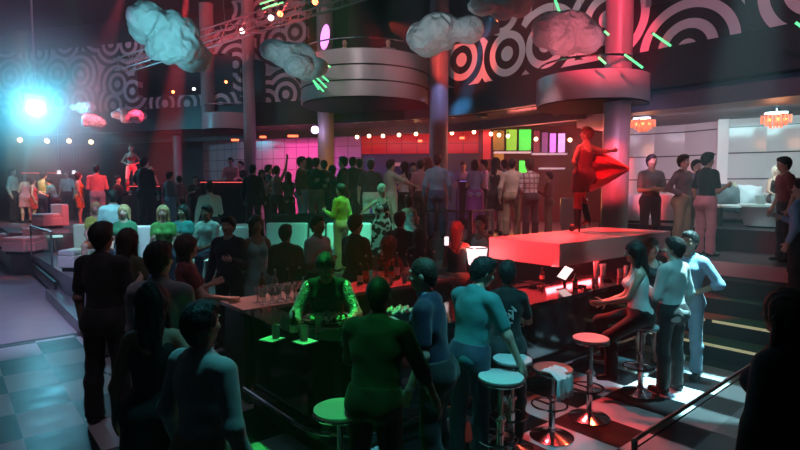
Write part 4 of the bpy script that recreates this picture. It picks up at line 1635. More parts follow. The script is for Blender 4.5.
# back-lit panels of the back bar
def glowmat(n, c, e):
    def bld(nt, b):
        tc = nt.nodes.new('ShaderNodeTexCoord')
        nz = nt.nodes.new('ShaderNodeTexNoise')
        nz.inputs['Scale'].default_value = 1.4
        nt.links.new(tc.outputs['Object'], nz.inputs['Vector'])
        b.inputs['Base Color'].default_value = (*[v * .5 for v in c], 1)
        b.inputs['Emission Color'].default_value = (*c, 1)
        s = math_node(nt, 'MULTIPLY', math_node(nt, 'POWER', nz.outputs['Fac'], 1.6), e)
        nt.links.new(s, b.inputs['Emission Strength'])
    m = node_mat(n, bld, .3)
    m.cycles.emission_sampling = 'NONE'
    return m


PAN = [('red', glowmat('panel_red', (0.9, 0.05, 0.07), 1.5)), ('amber', glowmat('panel_amber', (0.7, 0.30, 0.06), 1.2)), ('lime', glowmat('panel_lime', (0.40, 0.80, 0.06), 2.6)),
       ('green', glowmat('panel_green', (0.10, 1.0, 0.10), 3.4)), ('rose', glowmat('panel_rose', (0.6, 0.06, 0.12), 1.2)), ('mauve', glowmat('panel_mauve', (0.55, 0.12, 0.45), 1.5)),
       ('magenta', glowmat('panel_magenta', (0.95, 0.22, 0.95), 4.5)), ('pink', glowmat('panel_pink', (1.0, 0.42, 1.0), 4.5))]
for k, (a, b, ci, z0, z1) in enumerate(((481, 490, 0, 128, 160), (491, 503, 1, 130, 151), (504, 515.5, 2, 129, 151), (516.5, 529.5, 3, 129, 151), (531, 538, 4, 130, 153), (539, 546, 5, 132, 153), (546.8, 554, 6, 133, 153), (555, 563, 7, 133, 153), (492, 503, 1, 153, 166), (517, 527, 3, 160, 182))):
    d = 18.6
    pa, pb = P(a, d), P(b, d)
    za, zb = zat(z1, d), zat(z0, d)
    w = (pb - pa).length
    t = thing('lit_panel', ((pa.x + pb.x) / 2, (pa.y + pb.y) / 2, za), '%s back-lit panel of the back bar%s' % (PAN[ci][0], {8: ', lower row', 9: ' low behind the drinkers'}.get(k, ', upper row')), 'light panel', 'back-lit coloured panels', -YAW)
    MB().box((0, 0, (zb - za) / 2), (w - .03, .04, zb - za - .03)).build('diffuser', PAN[ci][1], t)
    f_ = MB()
    for sx in (-1, 1):
        f_.box((sx * (w / 2 - .01), 0, (zb - za) / 2), (.02, .08, zb - za))
    for z in (0.01, zb - za - .01):
        f_.box((0, 0, z), (w, .08, .02))
    f_.build('frame', BLACK, t)
# shelves under the panels
for k, (a, b, py) in enumerate(((493, 529, 152.5), (531, 564, 154), (538, 562, 168.5))):
    pa, pb = P(a, 18.4), P(b, 18.4)
    o = MB().box((0, 0, 0), ((pb - pa).length, .3, .05)).build('bar_shelf', mat('shelf_glow', (0.8, 0.75, 0.85), .3, emit=(.75, .55, .8), es=.5))
    o.location = ((pa.x + pb.x) / 2, (pa.y + pb.y) / 2, zat(py, 18.4))
    o.rotation_euler = (0, 0, -YAW)
    tag(o, ('pale shelf under the green panels', 'pale shelf right under the magenta panels', 'lower pale shelf below the magenta panels')[k], 'shelf', 'back bar shelves')

# back bar desk with purple glow and far red bar fronts
REDG = mat('strip_red', (1, .1, .1), .3, emit=(1.0, 0.10, 0.10), es=1.6)


def bar_front(pa, pb, d, z0, h, label, strip=REDG):
    a, b = P(pa, d, z0), P(pb, d, z0)
    L = (b - a).length
    t = thing('far_bar', (a + b) / 2, label, 'bar', None, -YAW)
    MB().box((0, 0, h / 2), (L, .5, h)).build('cabinet', BLACK, t)
    MB().box((0, -.05, h + .02), (L + .1, .66, .04)).build('countertop', GLOSSB, t)
    MB().box((0, -.36, h + .005), (L, .03, .05)).build('light_strip', strip, t)
    return t


bar_front(206, 251, 16.0, L2, zat(182, 16.0) - L2, 'far bar with a bright red strip light, left of the centre')
bar_front(136, 166, 17.2, L2, zat(186, 17.2) - L2, 'far bar with a red strip light below the dancing figure')
bar_front(30, 64, 21, L2, zat(173, 21) - L2, 'farthest left bar with a thin red strip light')
bar_front(458, 486, 15.95, L2, zat(181, 15.95) - L2, 'dark desk behind the purple-lit pair', mat('strip_violet', (.4, .2, 1), .3, emit=(.45, .25, 1.0), es=.8))
# podium of the far red dancer
pd = P(131, 18, L2)
po = thing('podium', pd, 'dark podium under the far red dancer', 'podium')
MB().lathe([(.45, 0), (.45, .88), (.50, .90), (.50, .95)], (0, 0, 0), 28).build('drum', BLACK, po, smooth=True)
MB().lathe([(.48, .95), (.48, .97)], (0, 0, 0), 28).build('top', WHITE, po)
# deck table of the far DJ
dj = thing('deck_table', P(231, 17.1, L2), 'dark table in front of the far pink-lit figure', 'table', None, -YAW)
MB().box((0, 0, .5), (1.0, .4, 1.0)).build('cabinet', BLACK, dj)
MB().box((0, 0, 1.02), (1.1, .5, .04)).build('table_top', GLOSSB, dj)

# ------------------------------------------------------------------ cotton clouds
COT = mat('cotton', (0.74, 0.74, 0.76), 0.95, noise=9, amt=0.10, bump=0.5)


def cloud(px, py, d, w, h, tilt, seed, label):
    rr = random.Random(seed)
    W_, H_ = w * d / FPX, h * d / FPX
    F = Field()
    for k in range(18):
        u = rr.uniform(-1, 1)
        e = math.sqrt(max(0, 1 - u * u))
        c = V(u * W_ * .36, rr.uniform(-.8, .8) * W_ * .22, rr.uniform(-.7, .7) * H_ * .30 * e - u * W_ * .36 * math.tan(R(tilt)))
        r_ = H_ * rr.uniform(.22, .34) * (.7 + .4 * e)
        F.ell(c, V(r_ * 1.15, r_, r_ * rr.uniform(.8, 1)), rot('Z', rr.uniform(0, 180)), r_ * .28)
    v_, q_ = F.mesh(W_ / 95)
    v_ = smooth_mesh(v_, q_, 6, .6)
    # crinkled wadding
    nn_ = np.zeros(len(v_))
    for f_, a_ in ((6, 1), (12, .7), (25, .30)):
        ph = np.array([rr.uniform(0, 6) for _ in range(3)])
        q3 = v_ * f_ / W_ * 1.3 + ph
        nn_ += a_ * np.sin(q3[:, 0] + 1.3 * np.sin(q3[:, 1])) * np.sin(q3[:, 1] + 1.1 * np.sin(q3[:, 2])) * np.sin(q3[:, 2] + 1.2 * np.sin(q3[:, 0]))
    ctr = v_.mean(axis=0)
    dv = v_ - ctr
    v_ = v_ + dv / (np.linalg.norm(dv, axis=1)[:, None] + 1e-6) * (-np.abs(nn_) * W_ * .050)[:, None]
    p = at(px, py, d)
    o = link('cloud', np_mesh('cloud', v_, q_, COT), None, p)
    o.rotation_euler = (0, 0, -YAW)
    tag(o, label, 'cloud', 'cotton clouds hung from the ceiling')
    for sx in (-.2, .2):
        MB().tube((sx * W_, 0, H_ * .1), (sx * W_, 0, 8.98 - p.z), .003, n=5).build('wire', BLACK, o)
    return o


cloud(165, 36, 9.0, 86, 54, 27, 3, 'big cyan-lit cotton cloud hanging at upper left')
cloud(294, 58, 11.0, 64, 38, 16, 5, 'cotton cloud hanging before the swirl wall, left of the round balcony')
cloud(444, 33, 10.0, 76, 46, -10, 8, 'cotton cloud hanging in front of the middle column')
cloud(500, 2, 9.0, 66, 38, 0, 13, 'cotton cloud cut by the top edge of the picture')
cloud(567, 34, 9.5, 68, 48, 4, 21, 'dark striped-looking cotton cloud with red rim above the small balcony')
cloud(93, 122, 17, 30, 16, 4, 34, 'small orange-pink cotton cloud near the dazzling lamp, lower one')
cloud(88, 108, 18, 36, 14, 0, 55, 'small violet cotton cloud just right of the dazzling lamp, upper one')
cloud(129, 116, 17, 32, 18, 6, 89, 'small red-pink cotton cloud right of the two beside the dazzling lamp')

# ------------------------------------------------------------------ lighting truss and lamps
TRUS = mat('truss_metal', (0.45, 0.44, 0.45), 0.35, 0.9, noise=6)
ta, tb = at(120, 66, 18.5), at(372, -14, 13.5)
tv = tb - ta
tl_ = tv.length
tr = thing('lighting_truss', ta, 'long red-lit lattice lighting truss sloping across the upper left', 'truss', None, math.atan2(tv.y, tv.x))
tr.rotation_euler = (0, -math.asin(tv.z / tl_), math.atan2(tv.y, tv.x))
hh = .19
for sy in (-1, 1):
    for sz in (-1, 1):
        MB().tube((0, sy * hh, sz * hh), (tl_, sy * hh, sz * hh), .026, n=8).build('chord', TRUS, tr, smooth=True)
lat_ = MB()
nseg = 28
for k in range(nseg):
    x0, x1 = tl_ * k / nseg, tl_ * (k + 1) / nseg
    s_ = 1 if k % 2 else -1
    for sy in (-1, 1):
        lat_.tube((x0, sy * hh, s_ * hh), (x1, sy * hh, -s_ * hh), .012, n=5)
        lat_.tube((x0, s_ * hh, sy * hh), (x1, -s_ * hh, sy * hh), .012, n=5)
lat_.build('lattice', TRUS, tr)
for f_ in (.12, .5, .9):
    MB().tube((tl_ * f_, 0, .15), (tl_ * f_, 0, 3.2), .012, n=5).build('hanger', STEEL, tr)


def par_can(p, aim, label, lens, size=.16, group='spot lamps of the hall', up=True):
    p, aim = Vector(p), Vector(aim)
    t = thing('spot_lamp', p, label, 'lamp', group)
    dv = (aim - p).normalized()
    q = dv.to_track_quat('Z', 'Y').to_matrix()
    r = size
    b = MB().lathe([(r * .55, -r * 1.7), (r * .8, -r * 1.4), (r, -r * .3), (r * 1.05, 0), (r * .92, 0), (r * .9, -r * .25)], (0, 0, 0), 20)
    b.v = [tuple(q @ Vector(v)) for v in b.v]
    b.build('can', BLACK, t, smooth=True)
    b = MB().lathe([(r * .9, -.03), (r * .9, -.015), (.01, -.005)], (0, 0, 0), 20)
    b.v = [tuple(q @ Vector(v)) for v in b.v]
    b.build('lens', lens, t, smooth=True)
    k = MB()
    for sx in (-1, 1):
        k.tube((sx * r * 1.1, 0, -r * .4 * 0), (sx * r * 1.1, 0, r * 1.7), .012, n=5)
    k.tube((-r * 1.1, 0, r * 1.7), (r * 1.1, 0, r * 1.7), .012, n=5)
    k.build('yoke', BLACK, t)
    return t


LENS = {n: mat('lens_' + n, c, .2, emit=c, es=e) for n, c, e in (('red', (1.0, .20, .06), 12), ('green', (.15, 1.0, .35), 5), ('blue', (.15, .35, 1.0), 5), ('white', (1, .95, .9), 10), ('cyan', (.3, .95, 1.0), 30), ('violet', (.75, .6, 1.0), 10), ('off', (.05, .05, .06), 0.0))}
for k, (px, py, d, c) in enumerate(((280, 14, 15.0, 'red'), (271, 18, 15.3, 'white'), (315, 2, 14.2, 'red'), (242, 31, 16, 'white'))):
    par_can(at(px, py, d), (2, 6, 1.5), ('red-glowing spot under the truss, middle one', 'small white spot right beside the middle red one', 'red-glowing spot under the truss, nearest the top edge', 'white spot at the lower left of the truss')[k], LENS[c], .085)
par_can(at(315, 130, 17.4), (3, 6, 1.2), 'violet-white spot lamp left of the orange column', LENS['violet'], .13)
par_can(at(497, 21, 12.2), (6, 12, 2), 'tiny orange spot under the cut-off cloud', LENS['red'], .06)
for k, (px, py) in enumerate(((3, 58), (27, 67), (42, 62), (33, 68), (38, 42), (60, 71))):
    par_can(at(px, py, 24), (2, 6, 1), 'pinpoint lamp high at the far left, %s of the cluster' % ordn[k], LENS['white'] if k != 1 else LENS['red'], .07)
for k, (px, py) in enumerate(((173, 92), (194, 89), (226, 82))):
    par_can(at(px, py, 21), (2, 6, 1), 'pinpoint amber lamp in the dark openings behind the big cloud, %s from the left' % ordn[k], LENS['red'] if k != 1 else LENS['white'], .06)

# the dazzling moving head at the far left
HEAD = at(36, 108, 17.0)
mh = thing('moving_head_lamp', HEAD, 'dazzling cyan-white moving head lamp at the far left', 'lamp')
qd = (Vector((0.4, -0.4, 1.9)) - HEAD).normalized().to_track_quat('Z', 'Y').to_matrix()
b = MB().lathe([(.16, -.42), (.24, -.30), (.27, -.04), (.29, 0), (.25, 0), (.24, -.04)], (0, 0, 0), 28)
b.v = [tuple(qd @ Vector(v)) for v in b.v]
b.build('can', BLACK, mh, smooth=True)
b = MB().lathe([(.24, -.03), (.22, .02), (.01, .05)], (0, 0, 0), 28)
b.v = [tuple(qd @ Vector(v)) for v in b.v]
hotl = b.build('lens', mat('lens_dazzling', (.8, 1, 1), .2, emit=(.55, .95, 1.0), es=25), mh, smooth=True)
k_ = MB()
for sx in (-1, 1):
    k_.box((sx * .32, 0, .2), (.05, .1, .55))
k_.box((0, 0, .48), (.7, .2, .1))
k_.build('yoke', BLACK, mh)
MB().tube((0, 0, .5), (0, 0, 9.0 - HEAD.z), .03, n=8).build('hanging_pole', STEEL, mh)

# glowing rods added to stand for streaks of green laser light
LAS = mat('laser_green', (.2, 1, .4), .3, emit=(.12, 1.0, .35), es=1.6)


def laser_streak(a, b, r, label):
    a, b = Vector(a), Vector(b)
    t = thing('laser_streak', (a + b) / 2, label, 'light', 'green laser streaks as rods')
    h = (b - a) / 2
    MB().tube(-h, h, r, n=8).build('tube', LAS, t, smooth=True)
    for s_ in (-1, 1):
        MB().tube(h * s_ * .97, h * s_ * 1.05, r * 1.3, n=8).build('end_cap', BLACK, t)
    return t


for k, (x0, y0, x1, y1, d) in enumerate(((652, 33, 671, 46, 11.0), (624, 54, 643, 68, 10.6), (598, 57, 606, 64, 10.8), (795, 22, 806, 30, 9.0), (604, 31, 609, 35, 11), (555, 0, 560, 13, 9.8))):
    laser_streak(at(x0, y0, d), at(x1, y1, d), .022, 'green laser streak as a glowing rod ' + ('before the swirl panel on the right', 'at the right edge of the small balcony', 'left of the red column foot', 'cut by the right picture edge', 'tiny and high on the red column', 'upright at the top edge above the striped cloud')[k])
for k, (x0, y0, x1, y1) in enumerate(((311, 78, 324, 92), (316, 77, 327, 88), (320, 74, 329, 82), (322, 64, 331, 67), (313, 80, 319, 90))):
    laser_streak(at(x0, y0, 13.9), at(x1, y1, 13.9), .02, 'thin green laser streak as a rod fanned under the wide balcony, %s of five' % ordn[k])
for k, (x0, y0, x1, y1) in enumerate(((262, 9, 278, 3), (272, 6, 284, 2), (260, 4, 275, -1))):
    laser_streak(at(x0, y0, 14.8), at(x1, y1, 14.6), .02, 'thin pale green laser streak as a rod among the truss bars, %s of three' % ordn[k])
VIO = mat('uplight_violet', (.9, .3, 1), .3, emit=(.95, .28, 1.0), es=2.2)
ul = thing('wall_sconce', at(325, 37, 16.0), 'magenta almond-shaped wall sconce above the wide balcony', 'lamp')
MB().ball((0, 0, 0), (.13, .10, .36), 16, 12).build('shade', VIO, ul, smooth=True)
MB().box((.05, .12, 0), (.08, .2, .1)).build('bracket', BLACK, ul)
ul.rotation_euler = (0, R(8), -YAW)
# ceiling dome fixtures under the soffit
for k, (px, py, d) in enumerate(((483, 116, 15.8), (555, 113, 15.0))):
    t = thing('track_lamp', at(px, py, d), ('left', 'right')[k] + ' dark track lamp under the orange-glinting soffit', 'lamp', 'dark track lamps')
    MB().tube((-.15, 0, .0), (.15, 0, .02), .07, n=12).build('can', BLACK, t, smooth=True)
    MB().tube((0, 0, 0), (0, 0, 4.35 - t.location.z), .02, n=6).build('stem', BLACK, t)
# ------------------------------------------------------------------ people
PLACED = []


def put(px, d, zf, ytop, face, label, H=None, **kw):
    """a person in column px at level distance d, standing on zf; ytop is the row of the crown"""
    ht = zat(ytop, d) - zf if H is None else H
    ht = min(1.97, max(1.50, ht))
    kw.setdefault('vox', .0075 if d < 5 else .010 if d < 7.5 else .013 if d < 10 else .016)
    f = FPX and math.degrees(math.atan((px - 400) / FPX))
    need = .36 if d < 9.2 else .46
    q = P(px, d, zf + 1.3)
    for _ in range(24):
        if all((q - o).xy.length > need or abs(q.z - o.z) > .8 for o in PLACED):
            break
        d += .08
        q = P(px, d, zf + 1.3)
    PLACED.append(q.copy())
    return person(label, Vector((q.x, q.y, zf)), ht, face_rz(face), **kw)


T, J = 'trousers', 'jeans'
# left foreground group
put(104, 5.2, 0, 223, 4, 'dark-haired man in black, back turned, nearest the white dance floor', arms=('down', 'drink'), top=('tee', 'black'), bottom=(T, 'black'))
put(130, 5.8, 0, 234, 15, 'long-haired woman in an olive top behind the man in black', woman=True, hair=('long', 'brown'), arms=('drink', 'loose'), top=('blouse', 'olive'), bottom=(J, 'charcoal'), skin='tan', heel=.05)
put(161, 4.15, 0, 243, 8, 'broad man in a pale grey shirt seen from behind at the lower left', arms=('drink', 'drink'), top=('shirt', 'pale_grey'), bottom=(T, 'charcoal'), hair=('short', 'black'), build=1.12)
put(154, 3.25, 0, 293, -15, 'dark-haired woman in a black dress standing before the broad man in grey', woman=True, hair=('long', 'black'), arms=('loose', 'hip'), top=('dress', 'black'), bottom=None, skin='tan', heel=.06)
put(203, 2.85, 0, 303, 30, 'man in a loose light shirt with a cyan-lit right side, nearest at lower left', arms=('loose', 'loose'), top=('shirt', 'pale_grey'), bottom=(J, 'tan'), build=1.1)
put(188, 5.75, 0, 236, 62, 'woman with brown hair in a maroon top leaning at the left end of the bar', woman=True, hair=('bob', 'brown'), arms=('drink', 'counter'), top=('blouse', 'maroon'), bottom=(J, 'black'))
put(229, 7.7, 0, 217, 190, 'man in a dark jacket with a bright collar beyond the glasses', arms=('drink', 'loose'), top=('jacket', 'charcoal'), bottom=(T, 'black'), collar='aqua')
put(257, 7.9, 0, 216, 150, 'dark-haired woman in a pale aqua dress beyond the stem glasses', woman=True, hair=('long', 'brown'), arms=('loose', 'loose'), top=('dress', 'aqua'), bottom=None, skin='tan')
put(286, 7.5, 0, 225, 10, 'person in a brown jacket with back turned, between the aqua dress and the white shirt', arms=('drink', 'drink'), top=('jacket', 'brown'), bottom=(J, 'denim'))
put(318, 7.7, 0, 216, 120, 'young man in a white shirt and red light just left above the bartender', arms=('loose', 'drink'), top=('tee', 'white'), bottom=(T, 'charcoal'), skin='tan')
put(328, 5.22, 0, 247, 178, 'bartender in a black vest with glittering sleeves leaning over the tray', arms=('tray', 'tray'), top=('sequin', 'black'), bottom=(T, 'black'), lean=14, head=(0, 16), skin='tan', hair=('short', 'black'))
put(356, 7.7, 0, 215, 40, 'dark-haired man in a dark green shirt behind the bartender, back turned', arms=('drink', 'drink'), top=('shirt', 'dark_green'), bottom=(T, 'black'))
# men at the near side of the bar
put(374, 3.5, 0, 279, 18, 'balding man in a dark green shirt with back turned at the bar corner', arms=('counter', 'stool'), top=('rolled', 'pitch_green'), bottom=(T, 'black'), hair=('buzz', 'black'), skin='brown', lean=8, build=1.12)
put(436, 3.95, 0, 258, -74, 'man in a navy polo in profile to the left, second from the bar corner', arms=('loose', 'drink'), top=('tee', 'midnight'), bottom=(T, 'black'), hair=('buzz', 'brown'), skin='light', lean=8, collar='sky', build=1.1)
put(470, 4.45, 0, 257, 48, 'man in a teal tee and jeans with one hand on a bar stool', arms=('counter', 'stool'), top=('tee', 'teal'), bottom=(J, 'dark_denim'), lean=9, head=(25, 14), hair=('short', 'black'), build=1.12)
put(507, 4.9, 0, 262, 12, 'woman in a black top with a pale printed motif on its back', woman=True, arms=('counter', 'counter'), hair=('short', 'black'), top=('tee', 'black'), bottom=(J, 'charcoal'), motif='pale_grey', lean=4)
# beyond the bar
put(457, 8.05, 0, 222, 15, 'brown-haired woman in a black tank top with bare arms, holding up a lit phone', woman=True, hair=('long', 'auburn'), arms=('phone', 'counter'), top=('tank', 'black'), bottom=(J, 'tan'), skin='tan')
put(481, 9.2, 0, 216, -140, 'man in a white tank top under red light at the stage corner', arms=('drink', 'loose'), top=('tank', 'white'), bottom=(T, 'charcoal'), skin='tan')
put(389, 7.75, 0, 239, 5, 'person with big curly hair in a red patterned blouse behind the bottles', woman=True, H=1.57, hair=('curly', 'auburn'), arms=('counter', 'counter'), top=('blouse', 'red_print'), bottom=(J, 'charcoal'))
put(400, 8.8, 0, 212, 20, 'man in a black shirt behind the person with curly hair', arms=('loose', 'loose'), top=('shirt', 'black'), bottom=(T, 'black'))
put(419, 8.2, 0, 229, -10, 'woman with straight black hair between the curly hair and the black tank', woman=True, hair=('long', 'black'), arms=('drink', 'loose'), top=('blouse', 'black'), bottom=('skirt', 'black'))
# right-hand group
put(641, 5.9, 0, 256, -78, 'seated woman in a white tank top with long dark hair, right end of the bar', H=1.70, woman=True, hair=('long', 'black'), arms=('counter', 'lap'), top=('tank', 'white'), bottom=(J, 'black'), legs='perch', seat=.80, skin='light', lean=6)
put(651, 6.85, 0, 239, 165, 'long-haired woman facing us behind the seated woman in white', woman=True, hair=('long', 'auburn'), arms=('drink', 'loose'), top=('dress', 'black'), bottom=None)
put(673, 6.0, 0, 238, -28, 'man in a light grey shirt with back turned beside the seated woman', arms=('drink', 'loose'), top=('shirt', 'pale_grey'), bottom=(J, 'black'), hair=('short', 'black'), head=(-25, 0))
put(689, 6.55, 0, 232, -125, 'man in a bright pale blue shirt and pale jeans on the lit floor tile', arms=('hip', 'drink'), top=('rolled', 'sky'), bottom=(J, 'pale_denim'), hair=('short', 'black'), skin='tan')
put(783, 2.7, 0, 291, -25, 'long-haired figure in dark clothes at the right foreground edge', woman=True, hair=('long', 'brown'), arms=('down', 'down'), top=('jacket', 'charcoal'), bottom=('midi', 'black'), skin='tan')
# lounge
put(651, 10.1, L2, 155, 175, 'man in a grey tee with crossed arms against the pale lounge wall', arms=('cross', 'cross'), top=('tee', 'grey'), bottom=(T, 'charcoal'), skin='tan')
put(683, 10.0, L2, 155, 150, 'man in a mauve jacket and tan trousers, left of the two close together', arms=('loose', 'hip'), top=('shirt', 'mauve'), bottom=(T, 'khaki'), hair=('short', 'brown'))
put(696, 10.5, L2, 160, 170, 'man half hidden between the mauve jacket and the black tee', arms=('loose', 'drink'), top=('shirt', 'lavender'), bottom=(T, 'tan'))
put(707, 9.5, L2, 153, 78, 'man in a black tee and pale pink trousers in profile to the right', arms=('loose', 'drink'), top=('tee', 'black'), bottom=(T, 'pink'), skin='tan')
put(788, 8.7, L2, 157, -80, 'man in profile to the left at the right edge of the lounge', arms=('loose', 'loose'), top=('tee', 'maroon'), bottom=(T, 'black'), skin='tan', lean=6)
put(777, 11.75, 1.51, 176, 195, 'blonde woman with dark glasses seated on the lounge sofa', H=1.50, woman=True, hair=('bob', 'platinum'), arms=('drink', 'lap'), legs='sit', seat=.44, top=('tank', 'black'), bottom=('skirt', 'black'))
put(800, 7.6, .66, 180, -40, 'person in a blue-grey shirt cut by the right picture edge on the steps', arms=('loose', 'drink'), top=('shirt', 'sky'), bottom=(T, 'black'))
# stage dancer
DN = P(584, 9.2, ZS)
put(584, 9.2, ZS, 127, -20, 'dancer in red with black boots performing on the white stage', H=1.68, woman=True, arms=('hip', 'side'), legs='pose', hair=('short', 'auburn'), top=('slip', 'maroon'), bottom=('leggings', 'red'), shoes='boot_black', skin='tan', heel=.06, vox=.011, head=(-35, -4), lean=-4)
# seating level
put(341, 11.0, L1, 184, -60, 'man in a lime green shirt and white trousers among the glowing sofas', arms=('drink', 'loose'), top=('shirt', 'lime'), bottom=(T, 'cream'), skin='tan')
put(382, 10.9, L1, 184, 160, 'platinum blonde woman in a black and white patterned dress', woman=True, hair=('bun', 'platinum'), arms=('loose', 'reachout'), top=('longdress', 'bw_print'), bottom=None)
put(409, 11.1, L1, 196, 20, 'woman in a pale blue patterned dress right of the patterned one', woman=True, hair=('bob', 'brown'), arms=('drink', 'drink'), top=('longdress', 'blue_print'), bottom=None)
put(210, 11.9, L1, 182, -30, 'man in a pale shirt standing before the far violet sofa', arms=('loose', 'drink'), top=('shirt', 'cream'), bottom=(T, 'charcoal'))
SEATED = dict(legs='sit', seat=.48, H=1.70)
put(96, 10.9, L1, 205, 160, 'seated person in a lime top with an orange drink on the far left', woman=True, hair=('bob', 'blonde'), arms=('drink', 'lap'), top=('blouse', 'lime'), bottom=('skirt', 'orange'), **SEATED)
put(113, 9.9, L1, 200, -30, 'man in a glowing white shirt seen from behind on the left sofas', arms=('drink', 'loose'), top=('shirt', 'aqua'), bottom=(J, 'navy'), legs='perch', seat=.72, H=1.72)
put(124, 9.35, L1, 222, 170, 'woman with green-lit fair hair sitting low left of the long banquette', woman=True, hair=('bob', 'blonde'), arms=('lap', 'lap'), top=('blouse', 'emerald'), bottom=(J, 'navy'), **SEATED)
put(163, 9.15, L1, 217, 165, 'fair-haired woman in a green top seated at the middle of the long banquette', woman=True, hair=('long', 'blonde'), arms=('lap', 'drink'), top=('blouse', 'green'), bottom=(J, 'denim'), **SEATED)
put(183, 9.15, L1, 220, 190, 'dark-haired woman in a dark top seated right of the fair-haired one', woman=True, hair=('long', 'black'), arms=('drink', 'lap'), top=('blouse', 'teal'), bottom=(J, 'black'), skin='tan', **SEATED)
put(207, 9.25, L1, 215, 200, 'man in a white tee seated at the right end of the long banquette', arms=('lap', 'lap'), top=('tee', 'white'), bottom=(J, 'denim'), skin='tan', **SEATED)
# left end
put(13, 18.6, L2, 168, 80, 'man in a white shirt in profile at the far left edge', arms=('drink', 'loose'), top=('shirt', 'cream'), bottom=(T, 'black'))
put(25, 18.2, L2, 174, -60, 'woman in a pale pink dress facing the man at the far left edge', woman=True, hair=('bob', 'brown'), arms=('drink', 'loose'), top=('dress', 'pink'), bottom=None)
put(33, 17.8, L2, 180, 60, 'woman in a red dress with a green scarf at the far left', woman=True, hair=('bob', 'black'), arms=('drink', 'loose'), top=('dress', 'red'), bottom=None)
put(44, 17.2, L2, 172, 20, 'man in a yellow-white shirt with back turned, left group', arms=('drink', 'loose'), top=('rolled', 'yellow'), bottom=(T, 'navy'), build=1.15)
put(67, 20, L2, 171, 180, 'far cyan-lit figure under the two white pin spots', arms=('loose', 'loose'), top=('tee', 'aqua'), bottom=(T, 'black'))
put(79, 16.6, L2, 174, 60, 'woman in a bright orange-red dress, left group', woman=True, hair=('bob', 'brown'), arms=('hip', 'loose'), top=('dress', 'orange'), bottom=None, heel=.06, shoes='red')
put(97, 16.2, L2, 165, -20, 'broad man in a pink shirt with back turned beside the orange dress', arms=('drink', 'drink'), top=('shirt', 'pink'), bottom=(T, 'pale_denim'), build=1.15)
put(55, 17.0, L2, 180, -100, 'person in blue-grey bending behind the yellow-white shirt', arms=('drink', 'drink'), top=('tee', 'teal'), bottom=(T, 'black'), lean=18)
put(131, 18, L2 + .97, 145, 160, 'far dancer in red lit strongly red on a podium', woman=True, hair=('short', 'auburn'), arms=('hip', 'hip'), top=('bikini', 'red'), bottom=('briefs', 'red'), legs='pose', shoes='boot_red', skin='light')
put(151, 19, L2 + .2, 160, 180, 'far slim figure in white beside the red-lit podium', woman=True, H=1.7, hair=('bun', 'blonde'), arms=('loose', 'hip'), top=('dress', 'white'), bottom=None)
put(145, 14.6, L2, 157, 20, 'tall dark figure in front of the far red dancer', arms=('reachout', 'loose'), top=('jacket', 'black'), bottom=(T, 'black'), build=1.15)
put(170, 14.7, L2, 172, 30, 'man in a grey-blue shirt standing behind the long banquette', arms=('loose', 'loose'), top=('shirt', 'grey'), bottom=(J, 'pale_denim'))
put(179, 15.1, L2, 176, -60, 'person in mauve close behind the man in grey-blue', arms=('drink', 'loose'), top=('tee', 'mauve'), bottom=(T, 'charcoal'))
put(118, 15.4, L2, 176, 90, 'dark person in profile right of the pink shirt', arms=('drink', 'loose'), top=('shirt', 'charcoal'), bottom=(T, 'black'))
put(195, 15.8, L2, 176, 140, 'dark-clothed man left of the far red strip light', arms=('loose', 'drink'), top=('jacket', 'brown'), bottom=(T, 'black'))
put(231, 17.7, L2 + .3, 158, 180, 'pink-lit figure behind the far deck table', arms=('counter', 'counter'), top=('tee', 'pink'), bottom=(T, 'black'))
put(241, 17.9, L2 + .2, 161, 200, 'dim figure right of the pink-lit one at the deck table', arms=('drink', 'loose'), top=('tee', 'charcoal'), bottom=(T, 'black'))
# crowd on the ledge, left to right
put(253, 13.3, L2, 165, 10, 'dark figure at the left end of the standing crowd', arms=('loose', 'loose'), top=('jacket', 'black'), bottom=(T, 'black'))
put(262, 14.3, L2, 170, 150, 'woman in a pinkish top dancing left of the raised arm', woman=True, hair=('long', 'brown'), arms=('drink', 'hip'), top=('tank', 'pink'), bottom=(J, 'black'))
put(269, 15.0, L2, 165, 60, 'man in a dark tee under the magenta wall, behind the dancing woman', arms=('drink', 'loose'), top=('tee', 'charcoal'), bottom=(T, 'black'))
put(277, 13.9, L2, 166, 30, 'dancing person with one arm raised before the magenta wall', woman=True, hair=('pony', 'black'), arms=('hip', 'up'), top=('tank', 'mauve'), bottom=(J, 'black'), skin='tan')
put(288, 14.7, L2, 172, -40, 'shorter woman in emerald right of the raised arm', woman=True, H=1.6, hair=('long', 'black'), arms=('loose', 'drink'), top=('blouse', 'emerald'), bottom=('skirt', 'black'))
put(302, 13.8, L2, 157, 100, 'man in an olive shirt and pale jeans facing right in the crowd', arms=('drink', 'loose'), top=('shirt', 'olive'), bottom=(J, 'pale_denim'))
put(309, 14.6, L2, 158, -30, 'woman in a bright red skirt in the crowd under the violet lamp', woman=True, hair=('long', 'brown'), arms=('loose', 'loose'), top=('tank', 'maroon'), bottom=('skirt', 'red'))
put(316, 13.6, L2, 157, 10, 'man in a black tee left of the orange column foot', arms=('loose', 'drink'), top=('tee', 'black'), bottom=(T, 'tan'))
put(324, 14.1, L2, 159, -20, 'man in a brown jacket at the foot of the orange column', arms=('drink', 'loose'), top=('jacket', 'brown'), bottom=(T, 'black'))
put(333, 14.9, L2, 165, 60, 'shorter woman in navy right of the orange column foot', woman=True, hair=('bob', 'black'), arms=('loose', 'drink'), top=('blouse', 'navy'), bottom=(J, 'navy'))
put(343, 13.7, L2, 157, -80, 'dark man in profile before the violet wall', arms=('drink', 'loose'), top=('shirt', 'black'), bottom=(T, 'black'))
put(353, 14.3, L2, 151, 10, 'tallest dark man in front of the violet wall', arms=('loose', 'loose'), top=('jacket', 'charcoal'), bottom=(T, 'black'))
